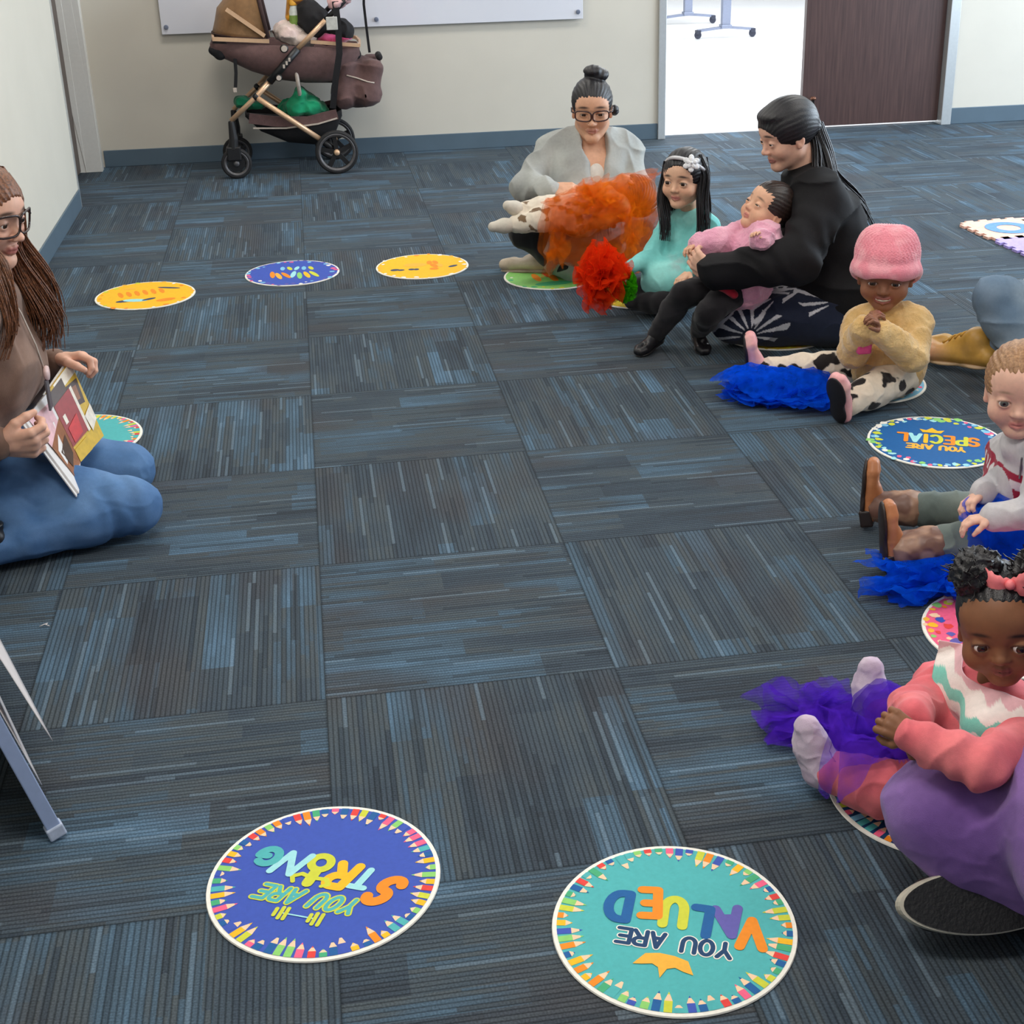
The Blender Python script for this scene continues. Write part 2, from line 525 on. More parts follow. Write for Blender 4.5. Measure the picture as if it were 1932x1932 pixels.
def paint(name, c, bump=0.04):
    return mat(name, c, rough=0.75, var=0.025, vscale=3.0, bump=bump, bscale=220, spec=0.3)

M_carpet = carpet_material()
M_wall_b = paint('wall_paint_cream', (212, 206, 194))
M_wall_l = paint('wall_paint_left', (210, 206, 194))
M_base = mat('vinyl_base', (88, 106, 120), rough=0.42, var=0.04, vscale=8)
M_white = mat('white_enamel', (226, 225, 220), rough=0.4, var=0.02)
M_alu = mat('clear_aluminium', (214, 217, 218), rough=0.32, metal=0.6, var=0.03)
M_ceil = paint('ceiling_tile', (232, 231, 226))
t = NT('dark_walnut_laminate')
tc = t.n('ShaderNodeTexCoord').outputs['Object']
mp = t.n('ShaderNodeMapping'); t.set(mp.inputs[0], tc); mp.inputs['Scale'].default_value = (26, 26, 1.2)
t.base(t.ramp(t.noise(mp.outputs[0], 3.0, 5), [(0.3, srgb(66, 47, 45)), (0.55, srgb(80, 58, 55)), (0.75, srgb(92, 68, 62))]))
t.p(Roughness=0.4); M_walnut = t.m
M_brown_door = mat('dark_brown_door', (92, 80, 74), rough=0.5, var=0.06, vscale=12)
M_glossfloor = mat('polished_concrete', (226, 226, 228), rough=0.12, var=0.03, vscale=2)

XL, YB, XR, YF, ZC = -1.11, 3.47, 6.6, -6.2, 3.0
DX0, DX1 = 2.205, 3.985          # doorway in the far wall

def struct(name, b, m, **kw):
    o = b.build(name, m, None, **kw); o['kind'] = 'structure'; return o

b = MB(); b.box((-1.45, YF, -0.05), (XR, 3.56, 0.0)); struct('floor', b, M_carpet)
b = MB(); b.box((-1.45, YF, ZC), (XR, YB + 0.12, ZC + 0.06)); ceil = struct('ceiling', b, M_ceil)
M_diff = mat('added_panel_diffuser', (244, 242, 236), rough=.5); M_diff.node_tree.nodes['Principled BSDF'].inputs['Emission Color'].default_value = (1, .95, .88, 1); M_diff.node_tree.nodes['Principled BSDF'].inputs['Emission Strength'].default_value = 2.0
for (x, y) in ((0.0, -3.4), (3.0, -3.4), (0.0, -0.6), (3.0, -0.6), (0.0, 2.2), (3.0, 2.2)):
    b = MB(); b.box((x - .60, y - .30, 2.985), (x + .60, y + .30, 2.999)); b.build('added_light_panel', [M_diff], ceil)  # unseen glowing fixtures, added so the ceiling area lamps have a body
b = MB()
b.box((-1.45, YB, 0), (DX0 - 0.04, YB + 0.12, ZC)); b.box((DX1 + 0.05, YB, 0), (XR, YB + 0.12, ZC)); b.box((DX0 - 0.04, YB, 2.15), (DX1 + 0.05, YB + 0.12, ZC))
struct('wall_back', b, M_wall_b)
# left wall: plain panel up to the corner trim, then a door set back in a shallow recess
b = MB(); b.box((-1.30, YF, 0), (XL, 2.415, ZC)); struct('wall_left', b, M_wall_l)
b = MB(); b.box((-1.30, 2.415, 0), (XL + 0.004, 2.447, ZC)); struct('trim_left', b, M_alu)
b = MB(); b.box((-1.45, 2.447, 0), (-1.40, YB, ZC)); struct('wall_recess', b, M_wall_l)
b = MB(); b.box((-1.275, 2.45, 0.006), (-1.225, 3.36, 2.15)); d = struct('door_2', b, M_brown_door, bevel=0.003)
b = MB(); b.box((-1.40, 3.335, 0), (-1.195, YB, 2.2)); b.box((-1.195, 3.335, 0), (-1.105, 3.40, 2.2)); b.box((-1.195, 3.40, 0), (-1.135, YB, 2.2))
struct('trim_2', b, M_white, bevel=0.003)
# right side: wall with a long window opening the daylight comes through
b = MB(); b.box((XR, YF, 0), (XR + 0.12, YB + .12, 0.55)); b.box((XR, YF, 2.85), (XR + 0.12, YB + .12, ZC)); b.box((XR, YF, 0.55), (XR + .12, -2.2, 2.85)); b.box((XR, 3.3, 0.55), (XR + .12, YB + .12, 2.85))
struct('wall_right', b, M_wall_b)
# bases
def baseboard(name, lo, hi):
    b = MB(); b.box(lo, hi); struct(name, b, M_base, bevel=0.003)
baseboard('baseboard_back', (-1.105, YB - 0.008, 0), (DX0 - 0.045, YB, 0.095))
baseboard('baseboard_right', (DX1 + 0.065, YB - 0.008, 0), (XR, YB, 0.10))
baseboard('baseboard_left', (XL, YF, 0), (XL + 0.008, 2.415, 0.095))
# door frame
b = MB()
b.box((DX0 - 0.045, YB - 0.022, 0), (DX0, YB + 0.13, 2.15)); b.box((DX1, YB - 0.022, 0), (DX1 + 0.065, YB + 0.13, 2.15)); b.box((DX0, YB - .022, 2.1), (DX1, YB + .13, 2.15))
struct('trim_1', b, M_alu, bevel=0.003)
# dark leaf of the doorway with its kick-down stop
b = MB(); b.box((3.085, YB + 0.03, 0.022), (DX1 - 0.004, YB + 0.075, 2.1)); d1 = struct('door_1', b, M_walnut, bevel=0.002)
b = MB()
b.box((3.125, YB - 0.004, 0.10), (3.155, YB + 0.03, 0.17)); b.tube([(3.14, YB - 0.012, 0.19), (3.14, YB - 0.016, 0.10), (3.14, YB - 0.03, 0.035)], 0.009, 10)
b.build('door_stop', [mat('bronze_black', (34, 28, 27), rough=0.35, metal=0.6)], d1, smooth=False, bevel=0.002)
b = MB(); b.lathe([(0.0, 0.0), (0.017, 0.0), (0.020, 0.008), (0.015, 0.018), (0.0, 0.020)], (3.14, YB - 0.012, 0.192), n=16)
b.build('stop_head', [mat('copper_brown', (120, 80, 62), rough=0.35, metal=0.5)], d1, smooth=True)

# next room seen through the doorway
b = MB(); b.box((1.2, YB + 0.09, -0.05), (9.5, 14.0, 0.004)); struct('floor_2', b, M_glossfloor)
b = MB(); b.box((1.2, 14.0, 0), (9.5, 14.1, 3.0)); b.box((1.1, YB + .12, 0), (1.2, 14.1, 3.0)); b.box((9.5, YB + .12, 0), (9.6, 14.1, 3.0)); struct('wall_far', b, M_white)

M_steel = mat('silver_grey_metal', (120, 128, 148), rough=0.35, metal=0.3, var=0.04)
M_caster = mat('caster_black', (38, 42, 58), rough=0.5)
M_top = mat('light_table_top', (228, 226, 222), rough=0.4)
def nesting_table(x, y, label, ends=((-0.5, -0.3), (0.5, 0.0)), L=1.4):
    r = thing('rolling_table', (x, y, 0.004), label, 'table', 'rolling tables in the bright room')
    b = MB(); b.box((x - L / 2, y - 0.3, 0.70), (x + L / 2, y + 0.3, 0.73)); b.build('tabletop', [M_top], r, bevel=0.004)
    for s in (-1, 1):
        cx = x + s * (L / 2 - 0.25)
        b = MB(); b.box((cx - 0.04, y - 0.035, 0.095), (cx + 0.04, y + 0.035, 0.70)); b.box((cx - 0.05, y - 0.05, 0.09), (cx + 0.05, y + 0.05, 0.125), 0)
        lg = b.build('leg', [M_steel], r, bevel=0.004)
        b = MB(); b.strip([(cx - 0.27, y, 0.075), (cx - 0.1, y, 0.092), (cx, y, 0.10), (cx + 0.1, y, 0.092), (cx + 0.27, y, 0.075)], 0.045, 0.022, (0, 0, 1)); b.build('foot', [M_steel], lg)
        for q in (-1, 1):
            b = MB(); c = cx + q * 0.265
            b.lathe([(0.0, -0.022), (0.033, -0.022), (0.034, -0.008), (0.034, 0.008), (0.033, 0.022), (0.0, 0.022)], (c, y, 0.038), (0.3, 1, 0), 20)
            b.box((c - 0.022, y - 0.03, 0.045), (c + 0.022, y + 0.03, 0.082))
            b.build('caster', [M_caster], lg)
nesting_table(3.55, 8.30, 'nearer grey-legged rolling table in the bright room, standing by the left door jamb', L=1.42)
nesting_table(3.66, 9.55, 'farther grey-legged rolling table in the bright room, behind the nearer one', L=1.14)

# ------------------------------------------------------------------ whiteboard
t = NT('board_white'); t.base(srgb(222, 223, 232)); t.p(Roughness=0.12); t.b.inputs['Coat Weight'].default_value = 0.3; M_board = t.m
wbd = thing('glass_whiteboard', (0.5, YB - 0.012, 1.3), 'wide frameless white glass board mounted on the far wall above the stroller', 'whiteboard')
b = MB(); b.box((-0.695, YB - 0.030, 0.722), (1.70, YB - 0.022, 1.92)); b.build('panel', [M_board], wbd, bevel=0.002)
for x in (-0.668, 0.50, 1.67):
    for z in (0.762, 1.88):
        b = MB(); b.lathe([(0, 0), (0.012, 0), (0.013, -0.006), (0.010, -0.011), (0, -0.012)][::1], (x, YB - 0.030, z), (0, 1, 0), 16)
        b.lathe([(0.0, 0), (0.008, 0), (0.008, 0.029), (0, 0.029)], (x, YB - 0.030, z), (0, 1, 0), 12)
        b.build('standoff', [M_steel], wbd, smooth=False)

# ------------------------------------------------------------------ round sit spots
PAL = {'orange': (240, 140, 28), 'yellow': (246, 186, 30), 'lime': (205, 208, 60), 'green': (70, 170, 120), 'lgreen': (140, 205, 110), 'teal': (78, 176, 178), 'aqua': (160, 220, 225),
       'navy': (22, 62, 104), 'blue': (20, 92, 156), 'royal': (58, 84, 178), 'violet': (98, 92, 170), 'pink': (240, 98, 136), 'red': (226, 66, 60), 'skin': (246, 205, 168), 'white': (240, 236, 226), 'purple': (112, 60, 165), 'lblue': (126, 190, 224), 'olive': (196, 170, 40), 'gold': (242, 178, 60), 'slate': (60, 70, 96)}
def pm(n): return mat('print_' + n, PAL[n], rough=0.62, var=0.05, vscale=120, spec=0.3)
def arc(cx, cy, rx, ry, a0, a1, n=10):
    return [(cx + rx * math.cos(math.radians(a0 + (a1 - a0) * i / n)), cy + ry * math.sin(math.radians(a0 + (a1 - a0) * i / n))) for i in range(n + 1)]
FONT = {
 'Y': [[(0, 1), (.5, .5), (1, 1)], [(.5, .5), (.5, 0)]], 'O': [arc(.5, .5, .5, .5, 0, 360, 18)], 'U': [[(0, 1), (0, .4)] + arc(.5, .4, .5, .4, 180, 360) + [(1, 1)]],
 'A': [[(0, 0), (.5, 1), (1, 0)], [(.2, .36), (.8, .36)]], 'R': [[(0, 0), (0, 1), (.5, 1)] + arc(.55, .75, .4, .25, 90, -90) + [(0, .5)], [(.45, .5), (1, 0)]],
 'E': [[(1, 1), (0, 1), (0, 0), (1, 0)], [(0, .52), (.8, .52)]], 'S': [arc(.5, .75, .45, .25, 20, 270) + arc(.5, .25, .45, .25, 90, -160)],
 'T': [[(0, 1), (1, 1)], [(.5, 1), (.5, 0)]], 'N': [[(0, 0), (0, 1), (1, 0), (1, 1)]], 'G': [arc(.5, .5, .5, .5, 50, 360, 14) + [(.55, .48)]],
 'V': [[(0, 1), (.5, 0), (1, 1)]], 'L': [[(0, 1), (0, 0), (.9, 0)]], 'D': [[(0, 0), (0, 1), (.3, 1)] + arc(.35, .5, .6, .5, 90, -90) + [(0, 0)]],
 'P': [[(0, 0), (0, 1), (.5, 1)] + arc(.55, .73, .42, .27, 90, -90) + [(0, .46)]], 'C': [arc(.5, .5, .5, .5, 45, 315, 14)], 'I': [[(.5, 0), (.5, 1)]],
}
class Spot:
    TH = 0.004
    def __init__(s, cx, cy, ang, field, rim='white'):
        s.b = MB(); s.cx, s.cy = cx, cy; s.mats = []; s.a = math.radians(ang); s.z = s.TH
        i = s.mi(rim)
        R = 0.197
        s.b.lathe([(0, 0), (R - .001, 0), (R, .0015), (R - .001, s.TH), (0, s.TH)], (cx, cy, 0.0005), n=72, mi=i)
        s.b.disc((cx, cy, s.TH + 0.0008), R - 0.008, 72, s.mi(field))
        s.zz = s.TH + 0.0012
    def mi(s, n):
        m = pm(n)
        if m not in s.mats: s.mats.append(m)
        return s.mats.index(m)
    def w(s, x, y):
        c, sn = math.cos(s.a), math.sin(s.a)
        return (s.cx + x * c - y * sn, s.cy + x * sn + y * c)
    def poly(s, pts, col, up=True):
        if up: s.zz += 0.0000016
        s.b.add([s.w(*p) + (s.zz,) for p in pts], [tuple(range(len(pts)))], s.mi(col))
    def stroke(s, pts, wd, col):
        for (a, b_) in zip(pts[:-1], pts[1:]):
            d = nrm((b_[0] - a[0], b_[1] - a[1])); n = np.array((-d[1], d[0])) * wd / 2
            a_, c_ = np.array(a), np.array(b_)
            s.poly([tuple(a_ + n), tuple(a_ - n), tuple(c_ - n), tuple(c_ + n)], col)
        for p in pts:
            s.poly([(p[0] + wd / 2 * math.cos(2 * PI * j / 12), p[1] + wd / 2 * math.sin(2 * PI * j / 12)) for j in range(12)], col)
    def letter(s, ch, x, y, wd, ht, th, col, rot=0, shear=0.0):
        c, sn = math.cos(math.radians(rot)), math.sin(math.radians(rot))
        for st in FONT[ch]:
            q = []
            for (u, v) in st:
                px = (u - .5) * wd + (v - .5) * ht * shear; py = (v - .5) * ht
                q.append((x + px * c - py * sn, y + px * sn + py * c))
            s.stroke(q, th, col)
    def pencils(s, n=64, r0=0.189, cols=('pink', 'orange', 'lime', 'green', 'blue', 'red', 'yellow', 'royal', 'teal', 'lgreen'), seed=1):
        R = random.Random(seed)
        for i in range(n):
            a = 2 * PI * i / n + R.uniform(-.01, .01); L = R.choice((.018, .026, .034, .042)); hw = 0.0064
            col = R.choice(cols); ca, sa = math.cos(a), math.sin(a)
            f = lambda rad, t: (rad * ca - t * sa, rad * sa + t * ca)
            s.zz += 0.0000016
            rb = r0 - L * 0.55
            s.poly([f(r0, hw), f(rb, hw), f(rb, -hw), f(r0, -hw)], col, False)
            s.poly([f(rb, hw), f(r0 - L, 0), f(rb, -hw)], 'skin', False)
            tip = r0 - L * 0.86; q = hw * 0.32
            s.zz += 0.0000016
            s.poly([f(tip, q), f(r0 - L, 0), f(tip, -q)], col, False)
    def splats(s, n=40, r=0.172, cols=('white', 'lime', 'aqua', 'lgreen', 'lblue', 'pink'), seed=1):
        R = random.Random(seed)
        for i in range(n):
            a = 2 * PI * i / n; rr = r + R.uniform(-.012, .012); k = R.uniform(.006, .014)
            s.poly([(rr * math.cos(a) + k * R.uniform(.6, 1.2) * math.cos(2 * PI * j / 8), rr * math.sin(a) + k * R.uniform(.6, 1.2) * math.sin(2 * PI * j / 8)) for j in range(8)], R.choice(cols))
    def blobs(s, items):
        for (x, y, rx, ry, rot, col) in items:
            c, sn = math.cos(math.radians(rot)), math.sin(math.radians(rot))
            s.poly([(x + rx * math.cos(2 * PI * j / 12) * c - ry * math.sin(2 * PI * j / 12) * sn, y + rx * math.cos(2 * PI * j / 12) * sn + ry * math.sin(2 * PI * j / 12) * c) for j in range(12)], col)
    def done(s, label):
        o = s.b.build('sit_spot', s.mats, None, weld=False)
        # origin at the spot's centre
        for v in o.data.vertices: v.co.x -= s.cx; v.co.y -= s.cy
        o.location = (s.cx, s.cy, 0)
        return tag(o, label, 'floor mat', 'round sit spots on the carpet')

def row(s, word, xs, y, wd, ht, th, cols, ys=None, rots=None, shear=0.0):
    for i, ch in enumerate(word):
        s.letter(ch, xs[i], y + (ys[i] if ys else 0), wd[i] if isinstance(wd, (list, tuple)) else wd, ht, th, cols[i % len(cols)], rots[i] if rots else 0, shear)

# YOU ARE STRONG
s = Spot(-0.018, -3.006, 155, 'royal'); s.pencils(64, seed=3)
for c_, th in (('lime', .0125), ('teal', .0070)):
    row(s, 'YOU', (-.070, -.042, -.014), .056, .018, .034, th, (c_,), shear=.3); row(s, 'ARE', (.030, .058, .084), .056, .019, .034, th, (c_,), shear=.3)
s.letter('S', -.112, .006, .030, .066, .020, 'orange', -8, .35)
s.letter('T', -.066, -.014, .026, .046, .013, 'aqua', 0, .2)
s.letter('R', -.026, -.012, .032, .058, .018, 'yellow', 0, .25)
s.letter('O', .020, -.034, .034, .036, .015, 'lime')
s.stroke([(.020, -.010), (.022, .020)], .020, 'lime'); s.stroke([(-.014, .016), (-.006, .004), (.020, .006), (.040, .000), (.054, .010)], .009, 'lime'); s.stroke([(-.014, .016), (-.004, .022)], .008, 'lime'); s.stroke([(.054, .010), (.048, .022)], .008, 'lime')
s.letter('N', .070, -.020, .036, .054, .013, 'aqua', 0, .35)
s.letter('G', .116, -.028, .034, .040, .016, 'teal', 0, .1)
s.stroke([(-.024, .098), (.034, .098)], .003, 'aqua')
for x in (-.026, -.036, -.017, .034, .044, .025): s.stroke([(x, .098 - (.013 if abs(abs(x) - .03) < .009 else .008)), (x, .098 + (.013 if abs(abs(x) - .03) < .009 else .008))], .007, 'lime')
s.done('royal blue sit spot ringed with pencils reading YOU ARE STRONG, nearest the lower left')
# YOU ARE VALUED
s = Spot(0.535, -3.228, 157, 'teal'); s.pencils(64, seed=8)
for c_, th in (('white', .0115), ('navy', .0075)):
    row(s, 'YOU', (-.086, -.058, -.030), .042, .020, .032, th, (c_,)); row(s, 'ARE', (.020, .048, .074), .042, .020, .032, th, (c_,))
row(s, 'VALUED', (-.124, -.086, -.040, .004, .046, .096), -.018, (.036, .036, .026, .032, .026, .034), .062, .017, ('orange', 'violet', 'blue', 'lime', 'orange', 'blue'), ys=(.014, -.006, .002, -.010, -.024, -.006), rots=(4, 14, 0, 3, 8, 2))
s.poly([(-.034, .078), (-.012, .071), (.012, .069), (.034, .074), (.050, .100), (.036, .098), (.020, .094), (.010, .100), (.004, .122), (-.004, .101), (-.016, .096), (-.030, .102), (-.046, .106)], 'gold')
s.done('teal sit spot ringed with pencils reading YOU ARE VALUED, at the bottom edge')
# YOU ARE SPECIAL
s = Spot(1.791, -1.412, 155, 'blue'); s.splats(46, seed=5); s.splats(40, .182, seed=9)
row(s, 'YOU', (-.070, -.046, -.020), .052, .018, .032, .009, ('gold',)); row(s, 'ARE', (.020, .047, .072), .052, .018, .032, .009, ('gold',))
row(s, 'SPECIAL', (-.104, -.070, -.036, .002, .030, .060, .098), -.012, (.028, .026, .022, .030, .012, .028, .024), .060, .013, ('orange', 'lime', 'orange', 'lime', 'yellow', 'aqua', 'orange'))
s.poly([(-.012, -.060), (.040, -.060), (.050, -.085), (.030, -.078), (.014, -.100), (-.002, -.078), (-.022, -.085)], 'yellow')
s.done('blue sit spot with splashed border reading YOU ARE SPECIAL, beside the boy in the hoodie')
# the other spots: their print is too small or too covered to read
s = Spot(-0.638, 0.695, 170, 'yellow'); s.blobs([(.10 - .030 * i, .0 - .012 * i, .010, .040, 25, 'orange') for i in range(6)] + [(-.10, .07, .04, .02, 30, 'orange'), (.06, .085, .035, .016, 20, 'slate'), (.02, .075, .05, .020, 0, 'aqua'), (-.03, .06, .03, .012, 40, 'slate'), (-.07, -.10, .05, .010, 170, 'slate'), (.09, -.09, .03, .012, 10, 'gold')]); s.splats(22, .182, ('lime', 'white', 'orange', 'gold'), 4)
s.done('golden yellow sit spot farthest left, near the left wall')
s = Spot(-0.053, 0.895, 172, 'royal'); s.splats(40, .178, ('violet', 'pink', 'lblue', 'white', 'purple'), 6); s.blobs([(-.095 + .029 * i, .03 + .010 * (i % 3), .011, .052, 28 - 9 * (i % 4), c) for i, c in enumerate(('lime', 'yellow', 'lgreen', 'aqua', 'orange', 'gold', 'orange'))] + [(-.07 + .030 * i, -.065, .010, .030, 20 - 12 * (i % 3), c) for i, c in enumerate(('lime', 'lblue', 'aqua', 'lime', 'lblue'))])
s.done('violet blue sit spot between the two yellow ones at the back')
s = Spot(0.493, 0.870, 175, 'yellow'); s.blobs([(.115, .05, .020, .016, 20, 'slate'), (.09, .055, .016, .012, 10, 'slate'), (.045, .05, .014, .014, 0, 'slate'), (.025, .052, .012, .014, 0, 'slate'), (-.05, .05, .020, .018, 0, 'orange'), (-.05, .0, .014, .034, 20, 'orange'), (-.075, .0, .012, .030, 10, 'gold'), (-.03, -.05, .012, .03, 0, 'orange'), (-.055, -.05, .012, .03, 12, 'orange'), (-.13, .02, .024, .012, 40, 'slate'), (.03, -.02, .05, .03, 0, 'gold')]); s.splats(22, .182, ('gold', 'white', 'orange'), 12)
s.done('yellow sit spot in the middle of the back row, left of the green one')
s = Spot(1.002, 0.590, 165, 'lgreen'); s.splats(30, .176, ('green', 'lime', 'white', 'lgreen'), 7); s.blobs([(.06 - .035 * i, .03 * (-1) ** i, .016, .06, 20, c) for i, c in enumerate(('orange', 'red', 'orange', 'red', 'orange'))] + [(0.02, -.1, .08, .03, 20, 'green'), (-.02, .11, .08, .03, 20, 'green')])
s.done('bright green and orange sit spot in front of the woman with the bun')
s = Spot(1.30, 0.25, 160, 'olive'); s.splats(26, .176, ('orange', 'gold', 'white'), 17); s.done('dull brown sit spot under the girl in turquoise')
s = Spot(1.655, -0.330, 160, 'olive'); s.splats(30, .180, ('gold', 'orange', 'lime', 'olive'), 19); s.blobs([(.06, .06, .06, .02, 10, 'gold'), (-.05, .04, .04, .02, 0, 'orange')]); s.done('mustard yellow sit spot under the woman in the black jacket')
s = Spot(1.775, -0.890, 160, 'lblue'); s.splats(36, .174, ('white', 'lblue', 'aqua', 'pink', 'white'), 21); s.blobs([(0, 0, .1, .08, 0, 'teal')]); s.done('light blue sit spot under the toddler in the pink hat')
s = Spot(1.500, -2.470, 160, 'pink'); s.splats(46, .178, ('skin', 'lime', 'gold', 'skin', 'lgreen'), 22); s.splats(34, .160, ('skin', 'red', 'yellow', 'royal', 'orange', 'lime', 'pink'), 23); s.splats(26, .135, ('pink', 'violet', 'pink', 'red'), 24); s.done('bright pink sit spot behind the baby with the chevron bib')
s = Spot(1.095, -2.974, 160, 'navy'); s.pencils(60, seed=27, cols=('orange', 'green', 'teal', 'lime', 'pink', 'lblue')); s.blobs([(.02, .04, .05, .02, 20, 'teal'), (-.05, .06, .03, .02, 20, 'teal'), (0, -.02, .06, .03, 0, 'green')]); s.done('dark navy sit spot with pencil border under the baby with the chevron bib')
s = Spot(-0.709, -0.841, 165, 'teal'); s.pencils(60, seed=31, cols=('pink', 'orange', 'lime', 'red', 'yellow', 'teal')); s.blobs([(.02, -.04, .06, .02, 10, 'aqua'), (-.04, .05, .05, .02, 10, 'green')]); s.done('teal sit spot ringed with pencils behind the kneeling woman')
s = Spot(1.745, -2.09, 160, 'skin'); s.splats(34, .175, ('white', 'orange', 'pink', 'gold'), 33); s.done('pale pink edged sit spot under the boy in the hoodie')

# ------------------------------------------------------------------ puzzle mat at the right
def foam(name, x0, y0, cols, label, hole=None):
    pass
fm = thing('foam_puzzle_mat', (3.25, 0.85, 0), 'pastel foam puzzle floor mat with interlocking edge at the right side', 'play mat')
FO = [mat('foam_peach', (242, 192, 172), rough=0.8), mat('foam_lilac', (178, 160, 228), rough=0.8), mat('foam_coral', (246, 162, 160), rough=0.8), mat('foam_blue', (104, 150, 210), rough=0.8)]
def foam_tile(x0, y0, sz, ci, dirv, inner=True):
    c, sn = math.cos(dirv), math.sin(dirv)
    W = lambda u, v, z: (x0 + u * c - v * sn, y0 + u * sn + v * c, z)
    k = 9; pts = []
    def edge(a, b, out):
        a = np.array(a); b = np.array(b); d = (b - a) / k; nrmv = np.array(out) * 0.02
        for i in range(k):
            p = a + d * i
            if i % 2: pts.extend([tuple(p + nrmv * 1.0 - d * .1), tuple(p + d + nrmv * 1.0 + d * .1)])
            else: pts.extend([tuple(p), tuple(p + d)])
    edge((0, 0), (sz, 0), (0, -1)); edge((sz, 0), (sz, sz), (1, 0)); edge((sz, sz), (0, sz), (0, 1)); edge((0, sz), (0, 0), (-1, 0))
    b = MB(); n = len(pts)
    b.add([W(u, v, 0.001) for u, v in pts] + [W(u, v, 0.012) for u, v in pts], [tuple(range(n, 2 * n))] + [(i, (i + 1) % n, n + (i + 1) % n, n + i) for i in range(n)])
    f = b.build('foam_tile', [FO[ci]], fm)
    if inner:
        b = MB(); q = 28
        ring = [(sz / 2 + sz * r * math.cos(2 * PI * j / q), sz / 2 + sz * r * math.sin(2 * PI * j / q)) for r in (0.34, 0.17) for j in range(q)]
        b.add([W(u, v, 0.0135) for u, v in ring], [(j, (j + 1) % q, q + (j + 1) % q, q + j) for j in range(q)])
        b.build('number_inlay', [FO[3]], f)
# mat corner measured at the floor
for i, (u, v, ci) in enumerate(((0, 0, 0), (0, -1, 1), (1, 0, 2), (1, -1, 0))):
    a = math.radians(4); L = 0.31
    foam_tile(2.985 + 0.02 + u * L * math.cos(a) - (v - 0) * L * math.sin(a), 1.005 - L + u * L * math.sin(a) + v * L * math.cos(a), L, ci, a, inner=(i != 1))

# ------------------------------------------------------------------ people
def frame(look, up=(0, 0, 1), roll=0.0):
    f = nrm(look); r = nrm(np.cross(f, up)); u = np.cross(r, f)
    if roll:
        c, s = math.cos(math.radians(roll)), math.sin(math.radians(roll)); r, u = r * c + u * s, u * c - r * s
    return np.stack([r, f, u], 1)         # columns: right, forward, up

